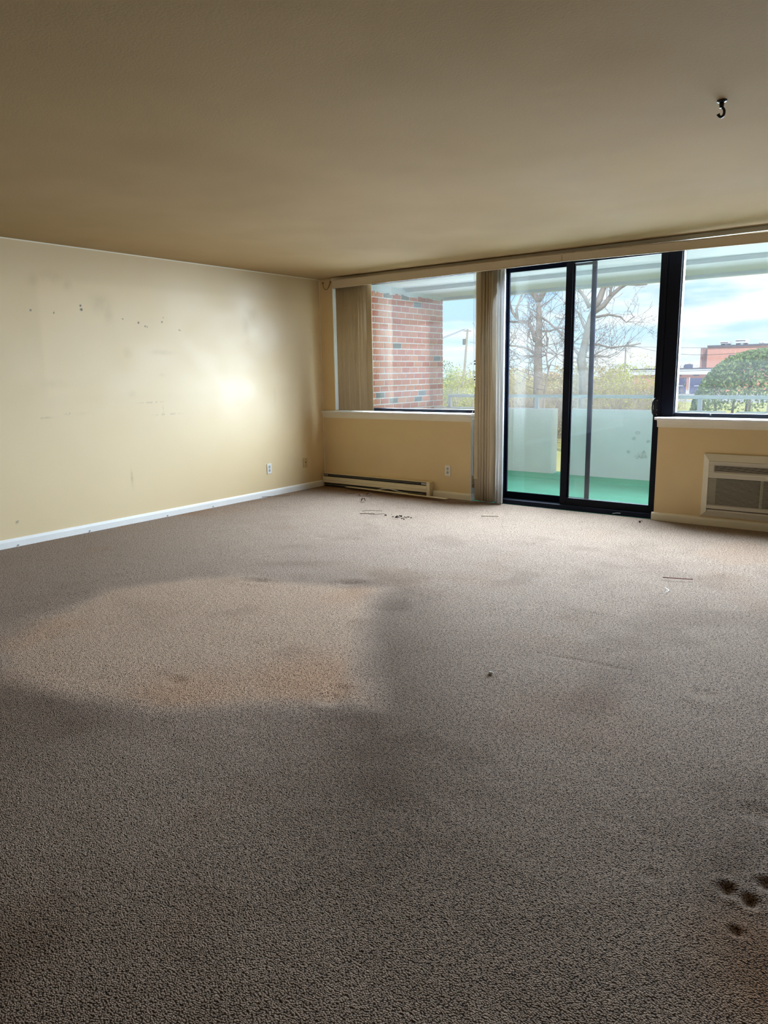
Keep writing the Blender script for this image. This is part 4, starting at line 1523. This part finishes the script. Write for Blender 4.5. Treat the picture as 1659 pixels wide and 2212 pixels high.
# thicket along the balcony side of the lawn
shrub('yellow-green shrub beside the brick wall in the left window', 985, 790, 900, 41, 70, 5200, 60, .13, 'leafyel', 1)
shrub('darker green shrub beside the brick wall, behind the yellow one', 960, 778, 900, 51, 60, 3600, 30, .18, 'leafgreen', 2)
shrub('yellow-green shrub behind the tan bunched blind', 1030, 800, 900, 46, 60, 3600, 50, .13, 'leafyel', 3)
shrub('brushy yellow shrub left of the forked bare tree', 1115, 795, 900, 56, 75, 3600, 110, .10, 'leafyel', 4)
shrub('twiggy tan thicket at the foot of the forked bare tree', 1150, 815, 900, 36, 90, 3600, 170, .10, 'leaftan', 5)
shrub('twiggy grey thicket right of the forked bare tree', 1200, 812, 900, 40, 80, 3600, 160, .11, 'leaftan', 6)
shrub('twiggy tan thicket at the foot of the bent bare tree', 1260, 800, 900, 44, 85, 3600, 170, .12, 'leaftan', 7)
shrub('pale yellow thicket right of the bent bare tree', 1320, 805, 900, 36.5, 90, 3800, 150, .10, 'leafyel', 8)
shrub('twiggy thicket left of the door corner post', 1385, 822, 900, 40.5, 80, 3600, 140, .11, 'leaftan', 9)
shrub('yellow budding sapling before the low loading wing', 1375, 756, 900, 76, 70, 1200, 16, .18, 'leafyel', 10, stem_top=1.0)
shrub('sparse yellow sapling before the first loading door', 1470, 812, 868, 78, 28, 160, 8, .14, 'leafyel', 11, stem_top=1.0)
shrub('tall tan thicket behind the sliding door stile', 1225, 780, 900, 61, 90, 4200, 90, .13, 'leaftan', 31)
shrub('tall pale thicket between the bent bare tree and the thin utility pole', 1305, 776, 900, 66, 100, 4600, 100, .13, 'leaftan', 32)
shrub('tall yellowish thicket left of the low loading wing', 1372, 792, 900, 57, 90, 3600, 80, .13, 'leafyel', 33)
shrub('tall grey-tan thicket behind the forked bare tree', 1140, 792, 900, 66, 110, 4200, 90, .13, 'leaftan', 34)
# tree line far off
for i, (px, pt_, w, mt, lab) in enumerate([
        (900, 795, 110, 'leafgreen', 'distant green treetop hidden behind the brick wall edge'),
        (1010, 800, 90, 'leaftan', 'distant tan treetop behind the leaning utility pole'),
        (1095, 786, 60, 'leaftan', 'distant tan treetop at the left edge of the door glass'),
        (1135, 800, 70, 'leaforange', 'distant rust-coloured treetop behind the forked bare tree'),
        (1185, 803, 60, 'leaforange', 'distant rust-coloured treetop between the two bare trees'),
        (1225, 778, 60, 'leaftan', 'distant grey-tan treetop behind the door stile'),
        (1290, 790, 90, 'leaftan', 'distant tan treetop behind the bent bare tree'),
        (1345, 785, 60, 'leafyel', 'distant yellow treetop behind the thin utility pole'),
        (1410, 790, 60, 'leaftan', 'distant tan treetop behind the door corner post'),
        (1490, 786, 70, 'leaforange', 'distant rust-coloured treetop above the loading wing roof')]):
    shrub(lab, px, pt_, 860, 176 + 6 * i, w, 900, 8, .75, mt, 40 + i, 'distant_tree', 'distant tree line')

# big drooping green tree in front of the building
rnd = random.Random(77)
YG = 62
cx = at(1664, 830, YG).x
ztp = at(1655, 752, YG).z
hw = 118 * (YG + 8) / FPX * 1.17
gt = thing('drooping_tree', 'broad rounded green tree in front of the tall pink block', 'tree', (cx, YG, GZ))
tk = MB()
for k in range(11):
    x = cx + hw * (-.8 + 1.6 * k / 10) + rnd.gauss(0, .15)
    y = YG + rnd.uniform(-1.5, 1.5)
    hh = (ztp - GZ) * math.sqrt(max(.1, 1 - ((x - cx) / hw) ** 2)) * .75
    tk.tube([(x, y, GZ), (x + rnd.gauss(0, .15), y, GZ + hh * .5), (x + rnd.gauss(0, .3), y, GZ + hh)], [.13, .10, .05], 6)
tk.build('trunks', M['bark'], gt)
P = []
for k in range(13000):
    u = rnd.uniform(-1, 1)
    top = (ztp - GZ) * math.sqrt(max(.02, 1 - abs(u) ** 2.3))
    band = 1 - abs(rnd.gauss(0, .42))
    z = GZ + top * max(.02, band)
    dpt = math.sqrt(max(.02, 1 - u * u))
    P.append(Vector((cx + u * hw, YG - dpt * 2.6 * rnd.uniform(-.3, 1) * math.sqrt(max(.1, 1 - (band * .8) ** 2)), z)))
lf = MB()
leaf_cloud(lf, P, .30, rnd)
lf.build('foliage', M['leafgreen'], gt)['kind'] = 'stuff'
